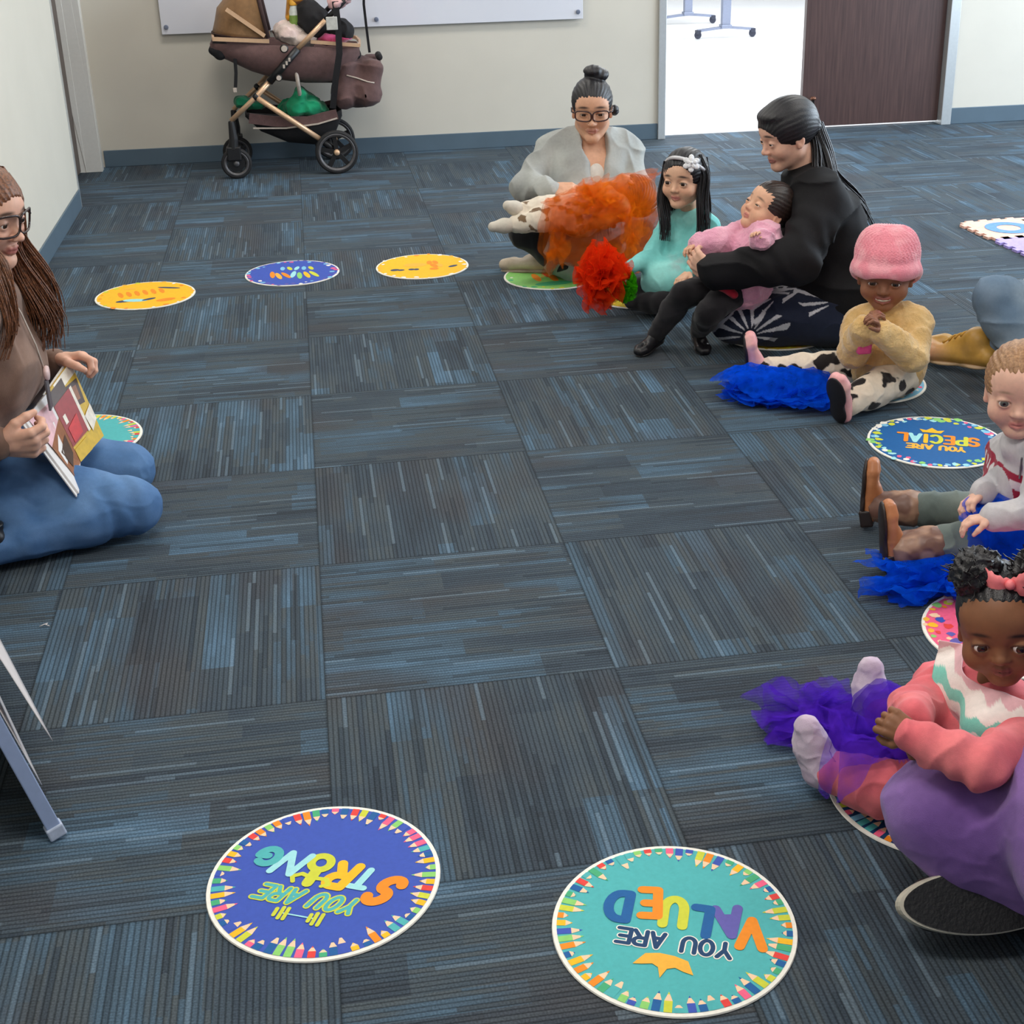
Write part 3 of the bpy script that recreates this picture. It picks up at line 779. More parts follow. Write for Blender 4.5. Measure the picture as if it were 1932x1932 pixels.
class Head:
    """o = middle of the head, H = chin to crown, b = 0 adult .. 1 baby"""
    def __init__(s, o, H, look, up=(0, 0, 1), roll=0.0, b=0.0, smile=0.0, open_=1.0, mouth=0.0):
        s.o = np.array(o, float); s.H = H; s.A = frame(look, up, roll); s.b = b; s.smile = smile; s.open = open_; s.mouth = mouth
        L = lambda a, c: a + (c - a) * b
        s.ez = L(0.0, -0.07); s.ex = L(0.140, 0.160); s.ey = L(0.305, 0.318); s.er = L(0.057, 0.069)
        s.nz = L(-0.14, -0.175); s.mz = L(-0.275, -0.295)
    def W(s, x, y, z): return s.o + s.A @ (np.array((x, y, z)) * s.H)
    def build(s, F):
        H, A, b, W = s.H, s.A, s.b, s.W
        L = lambda a, c: a + (c - a) * b
        rc = lambda p, q, ra, rb, k=.05, op=1: F.rc(W(*p), W(*q), ra * H, rb * H, k * H, op)
        el = lambda c, r, k=.05, op=1, rot=0: F.el(W(*c), np.array(r) * H, A, k * H, op)
        el((0, -.05, L(.13, .10)), (L(.325, .385), L(.415, .45), L(.36, .40)), .02)
        el((0, .06, L(-.10, -.12)), (L(.275, .325), L(.295, .31), L(.37, .345)), .10)
        el((0, .17, .14), (L(.25, .30), .20, .20), .10)                       # forehead
        for q in (-1, 1):
            rc((q * L(.20, .20), .0, L(-.27, -.25)), (q * .06, L(.25, .22), L(-.425, -.41)), L(.085, .10), L(.06, .075), .10)
            el((q * L(.155, .19), L(.235, .215), L(-.13, -.22)), (L(.10, .145), L(.10, .13), L(.10, .135)), .09)
            rc((q * .06, .308, s.ez + .115), (q * L(.20, .21), .255, s.ez + .11), .032, .03, .08)   # brow
        el((0, L(.275, .245), L(-.425, -.415)), (L(.085, .08), .075, L(.072, .06)), .08)   # chin
        # eye sockets, lids, slit
        for q in (-1, 1):
            el((q * s.ex, s.ey + .085, s.ez), (.085, .07, .062), .06, -1)
            el((q * s.ex, s.ey - .002, s.ez), (s.er * 1.14,) * 3, .03)
            hh = (.023 if b < .5 else .030) * s.open
            el((q * s.ex, s.ey + .062, s.ez - .002), (s.er * .98, .062, hh), .012, -1)
        # nose
        nl = L(1.0, .72)
        rc((0, .318, s.ez + .03), (0, .330 + .082 * nl, s.nz + .015), .030, .040 + .006 * b, .05)
        el((0, .338 + .084 * nl, s.nz), (.043, .042, .036), .03)
        for q in (-1, 1):
            el((q * .050, .316 + .066 * nl, s.nz - .012), (.032, .040, .028), .03)
            el((q * .024, .338 + .076 * nl, s.nz - .040), (.014, .020, .012), .012, -1)
        # lips
        sm = s.smile; w = .095 + .050 * sm - .012 * b
        up_ = .030 * sm
        for q in (-1, 1):
            F.chain([W(0, .348, s.mz + .010), W(q * w * .55, .336, s.mz + .012 + up_ * .2), W(q * w, .300 - .02 * sm, s.mz + up_)], [.024 * H, .020 * H, .010 * H], .02 * H)
            F.chain([W(0, .340, s.mz - .034 - .02 * s.mouth), W(q * w * .55, .328, s.mz - .026 - .015 * s.mouth + up_ * .3), W(q * w, .298 - .02 * sm, s.mz + up_)], [.027 * H, .022 * H, .009 * H], .02 * H)
            if sm > .3: el((q * .17, .26, s.mz + .10), (.085, .07, .075), .06)
        el((0, .385, s.mz - .012 - .008 * s.mouth), (w * .98, .05, .002 + .022 * s.mouth), .010, -1)
        # ears
        for q in (-1, 1):
            ex = L(.318, .365)
            el((q * ex, -.04, L(-.04, -.09)), (.034, .075, .115), .03)
            el((q * (ex + .03), -.02, L(-.03, -.08)), (.02, .045, .075), .02, -1)
            el((q * ex, -.015, L(-.14, -.18)), (.025, .035, .035), .03)
        s.bb = (s.o - .62 * H, s.o + .62 * H)
    def color(s, base, lip=None, brow=(.05, .035, .03), blush=.5, dark=False, browpow=1.0):
        base = np.array(srgb(*base)[:3]); lipc = np.array(srgb(*lip)[:3]) if lip else base * np.array((.86, .58, .56))
        browc = np.array(brow)
        def fn(P):
            q = (P - s.o) @ s.A / s.H
            c = np.repeat(base[None], len(P), 0)
            def g(cx, cy, cz, rx, ry, rz): return np.exp(-(((q[:, 0] - cx) / rx) ** 2 + ((q[:, 1] - cy) / ry) ** 2 + ((q[:, 2] - cz) / rz) ** 2))
            for sg in (-1, 1):
                m = (blush * .55 * g(sg * .17, .27, s.nz - .01, .11, .2, .08))[:, None]; c = c * (1 - m) + c * np.array((1.08, .72, .68)) * m
                m = (.25 * g(sg * .34, -.03, -.06, .06, .1, .1))[:, None]; c = c * (1 - m) + c * np.array((1.05, .75, .7)) * m
                # brows
                bx = q[:, 0] * sg; t = (bx - s.ex) / .095
                zc = s.ez + .118 + .012 * (1 - t * t) - .01 * t
                m = np.exp(-((q[:, 2] - zc) / .017) ** 2) * (np.abs(t) < 1.15) * np.clip(1.2 - np.abs(t), 0, 1) * (q[:, 1] > .15) * browpow
                m = np.clip(m * 1.3, 0, .92)[:, None]; c = c * (1 - m) + browc * m
                # lash line
                e = np.sqrt(((bx - s.ex) / (s.er * 1.02)) ** 2 + ((q[:, 2] - s.ez + .002) / (.033 * max(s.open, .3) + .010 * s.b)) ** 2)
                m = np.exp(-((e - 1.0) / .16) ** 2) * (q[:, 1] > .25) * np.where(q[:, 2] > s.ez, 1, .35)
                m = np.clip(m * .8, 0, .8)[:, None]; c = c * (1 - m) + browc * .7 * m
            w = .10 + .050 * s.smile - .012 * s.b
            zz = q[:, 2] - (s.mz - .010) - .03 * s.smile * (q[:, 0] / w) ** 2
            m = np.exp(-((np.abs(zz) / (.040 + .014 * s.mouth)) ** 4)) * np.exp(-(q[:, 0] / w) ** 6) * (q[:, 1] > .27)
            m = np.clip(m, 0, .85)[:, None]; c = c * (1 - m) + lipc * m
            m = (np.exp(-((zz - .0 + .004) / .010) ** 2) * np.exp(-(q[:, 0] / w) ** 6) * (q[:, 1] > .27))[:, None] * .4
            c = c * (1 - m) + lipc * .4 * m
            m = (g(.024, .42, s.nz - .035, .016, .05, .012) + g(-.024, .42, s.nz - .035, .016, .05, .012))[:, None] * .5
            return c * (1 - np.clip(m, 0, .6)) + c * .35 * np.clip(m, 0, .6)
        return fn
    def eyes(s, parent, iris=(70, 45, 30), gaze=(0, 0)):
        for q in (-1, 1):
            b = MB(); c = s.W(q * s.ex, s.ey, s.ez); r = s.er * s.H
            g = nrm(s.A @ np.array((gaze[0], 1.0, gaze[1])))
            R = frame(g, s.A[:, 2])
            # rings about the gaze axis: pupil, iris, white
            n = 20; V = []; F = []; M = []
            angs = [0.0, .24, .62, .70, 1.05, 1.5, 2.2, PI]
            for a in angs:
                for j in range(n):
                    t = 2 * PI * j / n
                    V.append(c + R @ np.array((math.sin(a) * math.cos(t), math.cos(a), math.sin(a) * math.sin(t))) * r)
            for i in range(len(angs) - 1):
                for j in range(n):
                    F.append((i * n + j, i * n + (j + 1) % n, (i + 1) * n + (j + 1) % n, (i + 1) * n + j)); M.append(0 if i == 0 else (1 if i < 3 else 2))
            b.v = [tuple(p) for p in V]; b.f = F; b.m = M; b.n = len(V)
            b.build('eye', [mat('pupil_black', (12, 10, 10), rough=0.08), mat('iris_%d_%d_%d' % iris, iris, rough=0.1, var=.2, vscale=900), mat('eye_white', (226, 220, 214), rough=0.15, var=.02)], parent, smooth=True)

def hand(F, wrist, fdir, pnorm, L, side=1, curl=(.5, .55, .6, .65), thumb=(.5, .3), spread=.06, k=.004, wr=None):
    """side=+1: thumb towards cross(fdir, palm normal). Joint angles in radians, curling towards the palm normal."""
    f = nrm(fdir); n = nrm(np.array(pnorm) - f * (np.dot(pnorm, f))); s = np.cross(f, n) * side
    w = np.array(wrist, float)
    kk = max(k, .02 * L)
    F.el(w + f * .26 * L, np.array((.21, .30, .095)) * L, np.stack([s, f, n], 1), .05 * L)
    F.rc(w - f * .05 * L, w + f * .2 * L, wr or .15 * L, .13 * L, .06 * L)
    for i in range(4):
        x = (1.5 - i) / 1.5 * .185
        base = w + f * (.47 - .02 * abs(i - 1)) * L + s * x * L
        F.rc(w + f * .12 * L + s * x * .6 * L, base, .085 * L, .072 * L, .05 * L)
        ln = (.40, .45, .42, .33)[i] * L
        d = nrm(f + s * spread * (1.5 - i))
        a = 0; p = base
        for j, (fr, cu) in enumerate(((.44, .75), (.32, 1.1), (.24, .8))):
            a += curl[i] * cu
            dd = d * math.cos(a) + n * math.sin(a)
            q = p + dd * ln * fr
            F.rc(p, q, (.066 - .008 * j) * L, (.060 - .010 * j) * L, .018 * L)
            p = q
    tb = w + f * .14 * L + s * .14 * L
    d1 = nrm(f * .65 + s * .75 + n * thumb[0]); p1 = tb + d1 * .20 * L
    d2 = nrm(f * .85 + s * (.35 - thumb[1]) + n * (thumb[0] + .15)); p2 = p1 + d2 * .17 * L
    d3 = nrm(f * .9 + s * (.1 - thumb[1]) + n * (thumb[0] + .3)); p3 = p2 + d3 * .13 * L
    F.chain([tb, p1], [.10 * L, .075 * L], .05 * L); F.chain([p1, p2, p3], [.072 * L, .064 * L, .048 * L], .02 * L)
    c = w + f * .45 * L
    return (c - .68 * L, c + .68 * L)

def folds(axis_a, axis_b, amp, freq, rad, seed=0):
    """soft cloth creases running round a limb between two points"""
    a = np.array(axis_a, float); b = np.array(axis_b, float); d = nrm(b - a); l = np.linalg.norm(b - a)
    def fn(P):
        q = P - a; t = q @ d; w = np.sqrt(np.maximum((q * q).sum(1) - t * t, 0))
        m = np.exp(-np.maximum(np.maximum(-t, t - l), 0) ** 2 / (2 * (.03) ** 2)) * np.exp(-(w / (rad * 1.8)) ** 4)
        n = vnoise(P * 14, seed)
        return amp * m * np.sin(t * freq + 2.6 * n)
    return fn
def wrinkle(amp, sc=(22, 22, 22), seed=0):
    """soft ridged creases"""
    s_ = np.array(sc, float)
    def fn(P):
        Q = P * s_; w = .45 * vnoise(Q * .7 + 5, seed + 2)
        n = vnoise(Q + w[:, None], seed)
        r = (1 - np.abs(n)) ** 3
        return amp * (.45 - 1.35 * r) + amp * .35 * vnoise(Q * 2.3, seed + 3)
    return fn

def lerp(a, b, t): return np.array(a, float) * (1 - t) + np.array(b, float) * t
def bez(p0, p1, p2, p3, n=12):
    t = np.linspace(0, 1, n)[:, None]; p0, p1, p2, p3 = [np.array(p, float) for p in (p0, p1, p2, p3)]
    return (1 - t) ** 3 * p0 + 3 * (1 - t) ** 2 * t * p1 + 3 * (1 - t) * t * t * p2 + t ** 3 * p3

class Body:
    """joint names: pel, che, nek, shL, elL, wrL, shR, ..., hipL, knL, anL, toeL, ... ; s scales the girths"""
    def __init__(s, J, g, fat=1.0, chest=(1, 1)):
        s.J = {k: np.array(v, float) for k, v in J.items()}; s.g = g; s.fat = fat; s.chest = chest
    def torso(s, F, e=0.0, k=.06, upto=1.0, lo=True):
        J, g = s.J, s.g; f = s.fat
        R = lambda r: r * g * f + e
        hip = (J['hipL'] + J['hipR']) / 2; sid = J['shR'] - J['shL']; sw = np.linalg.norm(sid); sd = sid / sw
        hs = nrm(J['hipR'] - J['hipL'])
        pel = J.get('pel', hip); che = J['che']; nek = J['nek']
        for q in (-1, 1):
            F.chain([pel + hs * q * .065 * g, lerp(pel, che, .5) + (hs + sd) * .5 * q * .055 * g, che + sd * q * .075 * g], [R(.105), R(.095), R(.100)], k * g)
            F.rc(che + sd * q * .07 * g, lerp(J['shR' if q > 0 else 'shL'], nek, .25), R(.095), R(.058), k * g)
            F.rc(J['shR' if q > 0 else 'shL'], lerp(J['shR' if q > 0 else 'shL'], nek, .75), R(.058), R(.05), .04 * g)
        F.rc(che, lerp(che, nek, .8), R(.10), R(.06), k * g)
        if lo: F.el(pel, np.array((.17, .13, .12)) * g * f + e, np.stack([hs, np.cross((0, 0, 1), hs), (0, 0, 1)], 1), k * g)
    def arm(s, F, q, e=0.0, k=.02, t1=1.0):
        J, g = s.J, s.g; R = lambda r: r * g * s.fat + e
        w = lerp(J['el' + q], J['wr' + q], t1)
        F.rc(J['sh' + q], J['el' + q], R(.056), R(.043), k * g); F.rc(J['el' + q], w, R(.044), R(.044 + (.028 - .044) * t1), k * g)
    def leg(s, F, q, e=0.0, k=.03, t1=1.0, t0=0.0):
        J, g = s.J, s.g; R = lambda r: r * g * s.fat + e
        a = lerp(J['kn' + q], J['an' + q], t1)
        F.rc(J['hip' + q], J['kn' + q], R(.088), R(.060), k * g)
        m = lerp(J['kn' + q], J['an' + q], .35)
        F.chain([J['kn' + q], m, a] if t1 > .36 else [J['kn' + q], a], ([R(.058), R(.056), R(.056 + (.036 - .056) * (t1 - .35) / .65)] if t1 > .36 else [R(.058), R(.056)]), k * g)

def shoe_field(ank, toe, up, L, wd, high=.5):
    """a closed shoe from heel under the ankle towards the toe; returns (upper field, sole field)"""
    f = nrm(np.array(toe) - np.array(ank)); u = nrm(np.array(up) - f * np.dot(up, f)); r = np.cross(f, u)
    A = np.stack([r, f, u], 1); a = np.array(ank, float)
    U = Field(); S = Field()
    hl = -.22 * L
    for (t0, t1, w0, w1, h0, h1) in ((hl, .15 * L, .40, .43, .30, .30), (.15 * L, .55 * L, .43, .52, .26, .20), (.55 * L, .72 * L, .52, .40, .19, .15)):
        for q in (-1, 1):
            U.rc(a + f * (t0 + .05 * L) + r * q * (w0 - .27) * wd + u * (-.12 * L), a + f * t1 + r * q * (w1 - .27) * wd + u * (-.13 * L), .27 * wd, .25 * wd, .03 * L)
    U.rc(a + u * .02 * L, a + f * .30 * L - u * .08 * L, .34 * wd, .30 * wd, .06 * L)
    if high > .0: U.rc(a - f * .02 * L, a + u * high * .3 * L - f * .02 * L, .38 * wd, .36 * wd, .05 * L)
    c = a + f * .25 * L - u * .235 * L
    S.el(a + f * .45 * L - u * .235 * L, (.50 * wd, .36 * L, .055 * L), A, .05 * L)
    S.el(a + f * -.02 * L - u * .235 * L, (.42 * wd, .26 * L, .055 * L), A, .08 * L)
    return U, S

M_skin = vmat('skin', rough=0.5, sss=0.10, spec=0.35)
M_cloth = vmat('dyed_cloth', rough=0.85, spec=0.2, bump=0.25, bscale=700, sheen=0.15)
M_fleece = vmat('fleece', rough=0.95, spec=0.1, bump=0.7, bscale=260, sheen=0.5)
M_denim = vmat('denim', rough=0.8, spec=0.2, bump=0.3, bscale=900)
M_blackcloth = vmat('black_cloth', rough=.8, spec=.25, bump=.25, bscale=500)
M_leather = vmat('shoe_leather', rough=0.42, spec=0.5)
def hair_mat(name, dark, light, rough=0.38):
    if name in _mats: return _mats[name]
    t = NT(name); tc = t.n('ShaderNodeTexCoord').outputs['Object']
    t.base(t.ramp(t.noise(tc, 180, 3), [(0.3, srgb(*dark)), (0.75, srgb(*light))]))
    t.p(Roughness=rough); t.b.inputs['Specular IOR Level'].default_value = 0.5
    t.bump(t.noise(tc, 420, 2), 0.35, 0.003)
    _mats[name] = t.m; return t.m
M_black_hair = hair_mat('black_hair', (14, 13, 16), (36, 32, 36))
M_brown_hair = hair_mat('brown_hair', (66, 38, 24), (148, 94, 60))
M_fair_hair = hair_mat('fair_brown_hair', (132, 92, 60), (190, 146, 104))
M_dark_hair = hair_mat('dark_brown_hair', (22, 16, 15), (58, 42, 36))

def flat(c):
    c = np.array(srgb(*c)[:3])
    return lambda P: np.repeat(c[None], len(P), 0)
def mott(c, c2, sc=14, seed=0, lo=-.2, hi=.5):
    a = np.array(srgb(*c)[:3]); b = np.array(srgb(*c2)[:3])
    def fn(P):
        t = np.clip((vnoise(P * sc, seed) - lo) / (hi - lo), 0, 1)[:, None]; return a * (1 - t) + b * t
    return fn
def spots_print(base, dark, sc, thr, seed=0, soft=.05):
    a = np.array(srgb(*base)[:3]); b = np.array(srgb(*dark)[:3])
    def fn(P):
        n = vnoise(P * sc, seed) + .35 * vnoise(P * sc * 2.1, seed + 5)
        t = np.clip((n - thr) / soft, 0, 1)[:, None]; return a * (1 - t) + b * t
    return fn

class Fig:
    def __init__(s, loc, label, body, head=None, skin=(210, 160, 130)):
        s.root = thing('person', loc, label, 'person'); s.B = body; s.head = head; s.skin = skin; s.hands = []
    def body(s, arms='LR', legs='LR', h=.006, hh=None, nk=.052, lip=None, brow=(.03, .02, .018), blush=.5, eyes=(60, 40, 28), gaze=(0, 0), browpow=1.0):
        B = s.B; g = B.g; F = Field(); J = B.J
        B.torso(F, -.016 * g)
        for q in arms: B.arm(F, q, -.012 * g)
        for q in legs: B.leg(F, q, -.014 * g)
        patches = []
        hd = s.head
        if hd is not None:
            L = hd.b
            F.rc(J['nek'], hd.W(0, -.09, -.22), nk * g * (1.12 if L > .5 else 1), nk * g * .98, .03 * g)
            hd.build(F)
            hs = hh or .0105 * hd.H
            patches.append((hd.bb[0], hd.bb[1], hs))
        for (q, args, kw) in s.hands:
            bb = hand(F, J['wr' + q], *args, **kw); patches.append((bb[0], bb[1], .0125 * args[2]))
        col = hd.color(s.skin, lip, brow, blush, browpow=browpow) if hd is not None else flat(s.skin)
        s.F = F
        o = solid('body', F, h, M_skin, s.root, col, patches)
        if hd is not None: hd.eyes(o, eyes, gaze)
        s.bodyobj = o
        return o
    def hand(s, q, fdir, pn, L, **kw): s.hands.append((q, (fdir, pn, L), kw))
    def top(s, name, color, e=.004, m=None, h=.005, arms='LR', t1=.96, disp=(), extra=None, hem=None, lo=True, k=.06):
        F = Field(); s.B.torso(F, e, lo=lo, k=k)
        for q in arms: s.B.arm(F, q, e * 1.0 + .004 * s.B.g, t1=t1)
        if extra: extra(F)
        F.disp += list(disp); s.topF = F
        return solid(name, F, h, m or M_cloth, s.root, color)
    def legs(s, name, color, e=.004, m=None, h=.005, legs='LR', t1=.97, disp=(), extra=None, hip=True, label=None):
        F = Field()
        for q in legs: s.B.leg(F, q, e, t1=t1)
        J, g = s.B.J, s.B.g
        if hip:
            F.el(J['pel'], np.array((.175, .135, .12)) * g * s.B.fat + e, np.stack([nrm(J['hipR'] - J['hipL']), np.cross((0, 0, 1), nrm(J['hipR'] - J['hipL'])), (0, 0, 1)], 1), .05 * g)
        if extra: extra(F)
        F.disp += list(disp); s.legF = F
        return solid(name, F, h, m or M_cloth, s.root, color)
    def cap(s, m, t=.035, face=(0, .40, -.10, .275, .30, .37), h=None, extra=None, low=None, amp=.006, name='hair'):
        hd = s.head; H = hd.H; L = lambda a, c: a + (c - a) * hd.b
        F = Field()
        F.el(hd.W(0, -.06, L(.14, .11)), np.array((L(.325, .385) + t, L(.415, .45) + t, L(.36, .40) + t)) * H, hd.A, .02 * H)
        if extra: extra(F, hd)
        fx, fy, fz, rx, ry, rz = face
        F.el(hd.W(fx, fy, fz), np.array((rx, ry, rz)) * H, hd.A, .03 * H, -1)
        if low is not None: F.plane(hd.W(0, 0, low), -hd.A[:, 2], .03 * H)
        def st(P):
            q = (P - hd.o) @ hd.A / H
            a = np.arctan2(q[:, 0], q[:, 2] + .1)
            return amp * H * (np.sin(a * 46 + 3 * vnoise(q * 4)) * .5 + vnoise(np.stack([a * 9, q[:, 1] * 2, q[:, 2] * 2], 1)) )
        F.disp.append(st)
        return solid(name, F, h or .012 * H, m, s.root)

def lock(guide, n, r0, r1, w0=.0022, w1=.0006, seed=0, wave=0.0, wf=3.0, m=18):
    """n strands following a guide polyline, spread in a disc that goes from r0 to r1"""
    R = np.random.RandomState(seed); G = np.array(guide, float)
    seg = np.r_[0, np.cumsum(np.linalg.norm(np.diff(G, axis=0), axis=1))]; t = np.linspace(0, seg[-1], m)
    P0 = np.stack([np.interp(t, seg, G[:, i]) for i in range(3)], 1)
    for _ in range(2): P0[1:-1] = .5 * P0[1:-1] + .25 * (P0[:-2] + P0[2:])
    T = nrm(G[-1] - G[0]); a = nrm(np.cross(T, (0.3, 1, .2))); b = np.cross(T, a); out = []
    for i in range(n):
        th = R.uniform(0, 2 * PI); rr = math.sqrt(R.uniform(.05, 1)); end = R.uniform(.82, 1.0)
        k = int(max(6, m * end)); u = np.linspace(0, 1, m)[:k]
        rad = (r0 + (r1 - r0) * u) * rr; ph = R.uniform(-.6, .6) + th * .3
        dx = np.cos(th) * rad + wave * np.sin(u * wf * PI + ph) * np.minimum(u * 3, 1); dy = np.sin(th) * rad + wave * .6 * np.cos(u * wf * PI + ph) * np.minimum(u * 3, 1)
        out.append((P0[:k] + dx[:, None] * a + dy[:, None] * b, w0, w1))
    return out

def spectacles(fig, m, shape='round', w=.155, hgt=.115, th=.011, dz=0.0):
    hd = fig.head; H = hd.H; b = MB()
    for q in (-1, 1):
        pts = []
        for j in range(28):
            a = 2 * PI * j / 28; e = .62 if shape == 'square' else .85
            ca, sa = math.cos(a), math.sin(a)
            x = q * hd.ex * 1.06 + w * abs(ca) ** e * math.copysign(1, ca); z = hd.ez + hgt * abs(sa) ** e * math.copysign(1, sa) - .01 + dz
            pts.append(hd.W(x, hd.ey + .115 - .10 * (x / .30) ** 2, z))
        b.tube(pts, th * H, 8, closed=True)
        b.tube([hd.W(q * (hd.ex * 1.06 + w), .33, hd.ez + .03), hd.W(q * .345, .26, hd.ez + .03), hd.W(q * .355, .0, hd.ez + .02), hd.W(q * .345, -.06, hd.ez - .02)], th * H * .9, 8)
    b.tube([hd.W(-(hd.ex * 1.06 - w), .42, hd.ez + .015), hd.W(0, .435, hd.ez + .03), hd.W(hd.ex * 1.06 - w, .42, hd.ez + .015)], th * H * .9, 8)
    return b.build('spectacles', [m], fig.root, smooth=True)

def blur(t, n=1):
    for _ in range(n):
        p = np.pad(t, 1, mode='edge'); t = (p[:-2, 1:-1] + p[2:, 1:-1] + p[1:-1, :-2] + p[1:-1, 2:] + 4 * t) / 8
    return t
def drape(name, F, o, u, v, nu, nv, d, m, parent=None, off=.006, amp=.008, sc=14, seed=0, keep=None, color=None, floor=.006, tent=6, reach=1.2, rag=.12, an=None):
    """a cloth let fall on a field along d; o, u, v span the start rectangle; keep(U, V) trims its outline"""
    o, u, v = np.array(o, float), np.array(u, float), np.array(v, float); d = nrm(d)
    U, V = np.meshgrid(np.linspace(0, 1, nu), np.linspace(0, 1, nv), indexing='ij')
    U2 = U + rag * .5 * vnoise(np.stack([V * 5, U * 2, U * 0 + seed], -1).reshape(-1, 3), seed + 1).reshape(U.shape) * (np.abs(U - .5) * 2) ** 2
    V2 = V + rag * .5 * vnoise(np.stack([U * 5, V * 2, U * 0 + seed + 9], -1).reshape(-1, 3), seed + 2).reshape(U.shape) * (np.abs(V - .5) * 2) ** 2
    P0 = (o + U2[..., None] * u + V2[..., None] * v).reshape(-1, 3); t = np.zeros(len(P0))
    for _ in range(70):
        X = P0 + t[:, None] * d
        e = np.minimum(F.ev(X) if F is not None else 9.0, (X[:, 2] - floor)) - off
        t = np.minimum(t + np.clip(e, -.01, .08) * .85, reach)
    T = t.reshape(nu, nv)
    for _ in range(tent): T = np.minimum(T, blur(T, 2))
    X = (P0 + T.reshape(-1)[:, None] * d)
    XX = X if an is None else X + (np.array(an[0]) * (an[1] - 1)) * (X @ np.array(an[0]))[:, None]
    n = vnoise(XX * sc, seed); n2 = vnoise(XX * sc * 2.2 + 3, seed + 4)
    w = amp * ((1 - np.abs(n)) ** 2 * .9 + .5 * (1 - np.abs(n2)) ** 2)
    X = X - w[:, None] * d
    sd = nrm(u) * .6 + nrm(v) * .4
    X = X + (amp * .8 * vnoise(X * sc * .8, seed + 7))[:, None] * sd
    i, j = np.meshgrid(np.arange(nu - 1), np.arange(nv - 1), indexing='ij')
    q = np.stack([i * nv + j, (i + 1) * nv + j, (i + 1) * nv + j + 1, i * nv + j + 1], -1).reshape(-1, 4)
    if keep is not None:
        kk = keep(U, V).reshape(-1); q = q[kk[q].all(1)]
    c = color(U.reshape(-1), V.reshape(-1)) if color is not None else None
    return mesh_np(name, X, q, m, parent, c)

def tulle(name, col, alpha=.5, glow=.35):
    if name in _mats: return _mats[name]
    t = NT(name); t.t.nodes.remove(t.b)
    c = srgb(*col)
    tc = t.n('ShaderNodeTexCoord').outputs['Object']
    nz = t.noise(tc, 42, 3)
    cc = t.ramp(nz, [(0.3, tuple(x * .75 for x in c[:3]) + (1,)), (0.7, tuple(min(1, x * 1.25) for x in c[:3]) + (1,))])
    df = t.n('ShaderNodeBsdfDiffuse'); t.set(df.inputs[0], cc)
    tl = t.n('ShaderNodeBsdfTranslucent'); t.set(tl.inputs[0], cc)
    m1 = t.n('ShaderNodeMixShader'); m1.inputs[0].default_value = glow; t.set(m1.inputs[1], df); t.set(m1.inputs[2], tl)
    tr = t.n('ShaderNodeBsdfTransparent')
    m2 = t.n('ShaderNodeMixShader'); t.set(m2.inputs[1], tr); t.set(m2.inputs[2], m1)
    f = t.ramp(t.noise(tc, 24, 3), [(0.3, (alpha * .8,) * 3 + (1,)), (0.7, (min(1, alpha * 1.25),) * 3 + (1,))])
    t.set(m2.inputs[0], f); t.set(t.out.inputs[0], m2)
    _mats[name] = t.m; return t.m

def puff(name, c, r, m, seed, parent=None, squash=(1, 1, 1), amp=.35, n=72, sc=2.4, floor=.006):
    """a scrunched handful of net cloth: one closed, deeply creased sheet"""
    a = np.linspace(0.03, PI - .03, n); b_ = np.linspace(0, 2 * PI, 2 * n, endpoint=False)
    A, Bm = np.meshgrid(a, b_, indexing='ij')
    D = np.stack([np.sin(A) * np.cos(Bm), np.sin(A) * np.sin(Bm), np.cos(A)], -1).reshape(-1, 3)
    f = (1 - np.abs(vnoise(D * sc, seed)) * 1.2) * amp + .6 * amp * (1 - 2 * np.abs(vnoise(D * sc * 2.3, seed + 1))) + .3 * amp * vnoise(D * sc * 5, seed + 2)
    X = np.array(c) + D * ((1 - amp * .4 + f) * r)[:, None] * np.array(squash)
    X[:, 2] = np.maximum(X[:, 2], floor + .002 * vnoise(X * 60, seed))
    i, j = np.meshgrid(np.arange(n - 1), np.arange(2 * n), indexing='ij'); k = 2 * n
    q = np.stack([i * k + j, (i + 1) * k + j, (i + 1) * k + (j + 1) % k, i * k + (j + 1) % k], -1).reshape(-1, 4)
    return mesh_np(name, X, q, m, parent)

def ruffles(name, c, r, m, seed, n, parent, squash=(1, 1, 1), g=44, floor=.006):
    """net cloth gathered at a fist: frilled open sheets fanning out of one point"""
    R = np.random.RandomState(seed)
    for k in range(n):
        ax = nrm(R.normal(size=3)); u = nrm(np.cross(ax, R.normal(size=3))); w = np.cross(ax, u)
        rr, th = np.meshgrid(np.linspace(.02, 1, g // 2), np.linspace(0, 2 * PI, 2 * g, endpoint=False), indexing='ij')
        ph = R.uniform(0, 6, 4)
        edge = 1 + .18 * np.sin(3 * th + ph[3]) + .10 * np.sin(7 * th + ph[0])
        z = rr ** 1.3 * (.42 * np.sin(3 * th + ph[0]) + .28 * np.sin(7 * th + ph[1]) + .14 * np.sin(13 * th + ph[2])) + .25 * rr * rr
        X = np.array(c) + r * (((rr * edge * np.cos(th))[..., None] * u + (rr * edge * np.sin(th))[..., None] * w + z[..., None] * ax) * np.array(squash))
        X = X.reshape(-1, 3); X = X + .10 * r * np.stack([vnoise(X * 45, seed + k), vnoise(X * 45, seed + k + 9), vnoise(X * 45, seed + k + 5)], 1)
        X[:, 2] = np.maximum(X[:, 2], floor + .002 * vnoise(X * 60, seed))
        i, j = np.meshgrid(np.arange(g // 2 - 1), np.arange(2 * g), indexing='ij'); q_ = 2 * g
        q = np.stack([i * q_ + j, (i + 1) * q_ + j, (i + 1) * q_ + (j + 1) % q_, i * q_ + (j + 1) % q_], -1).reshape(-1, 4)
        mesh_np(name, X, q, m, parent)

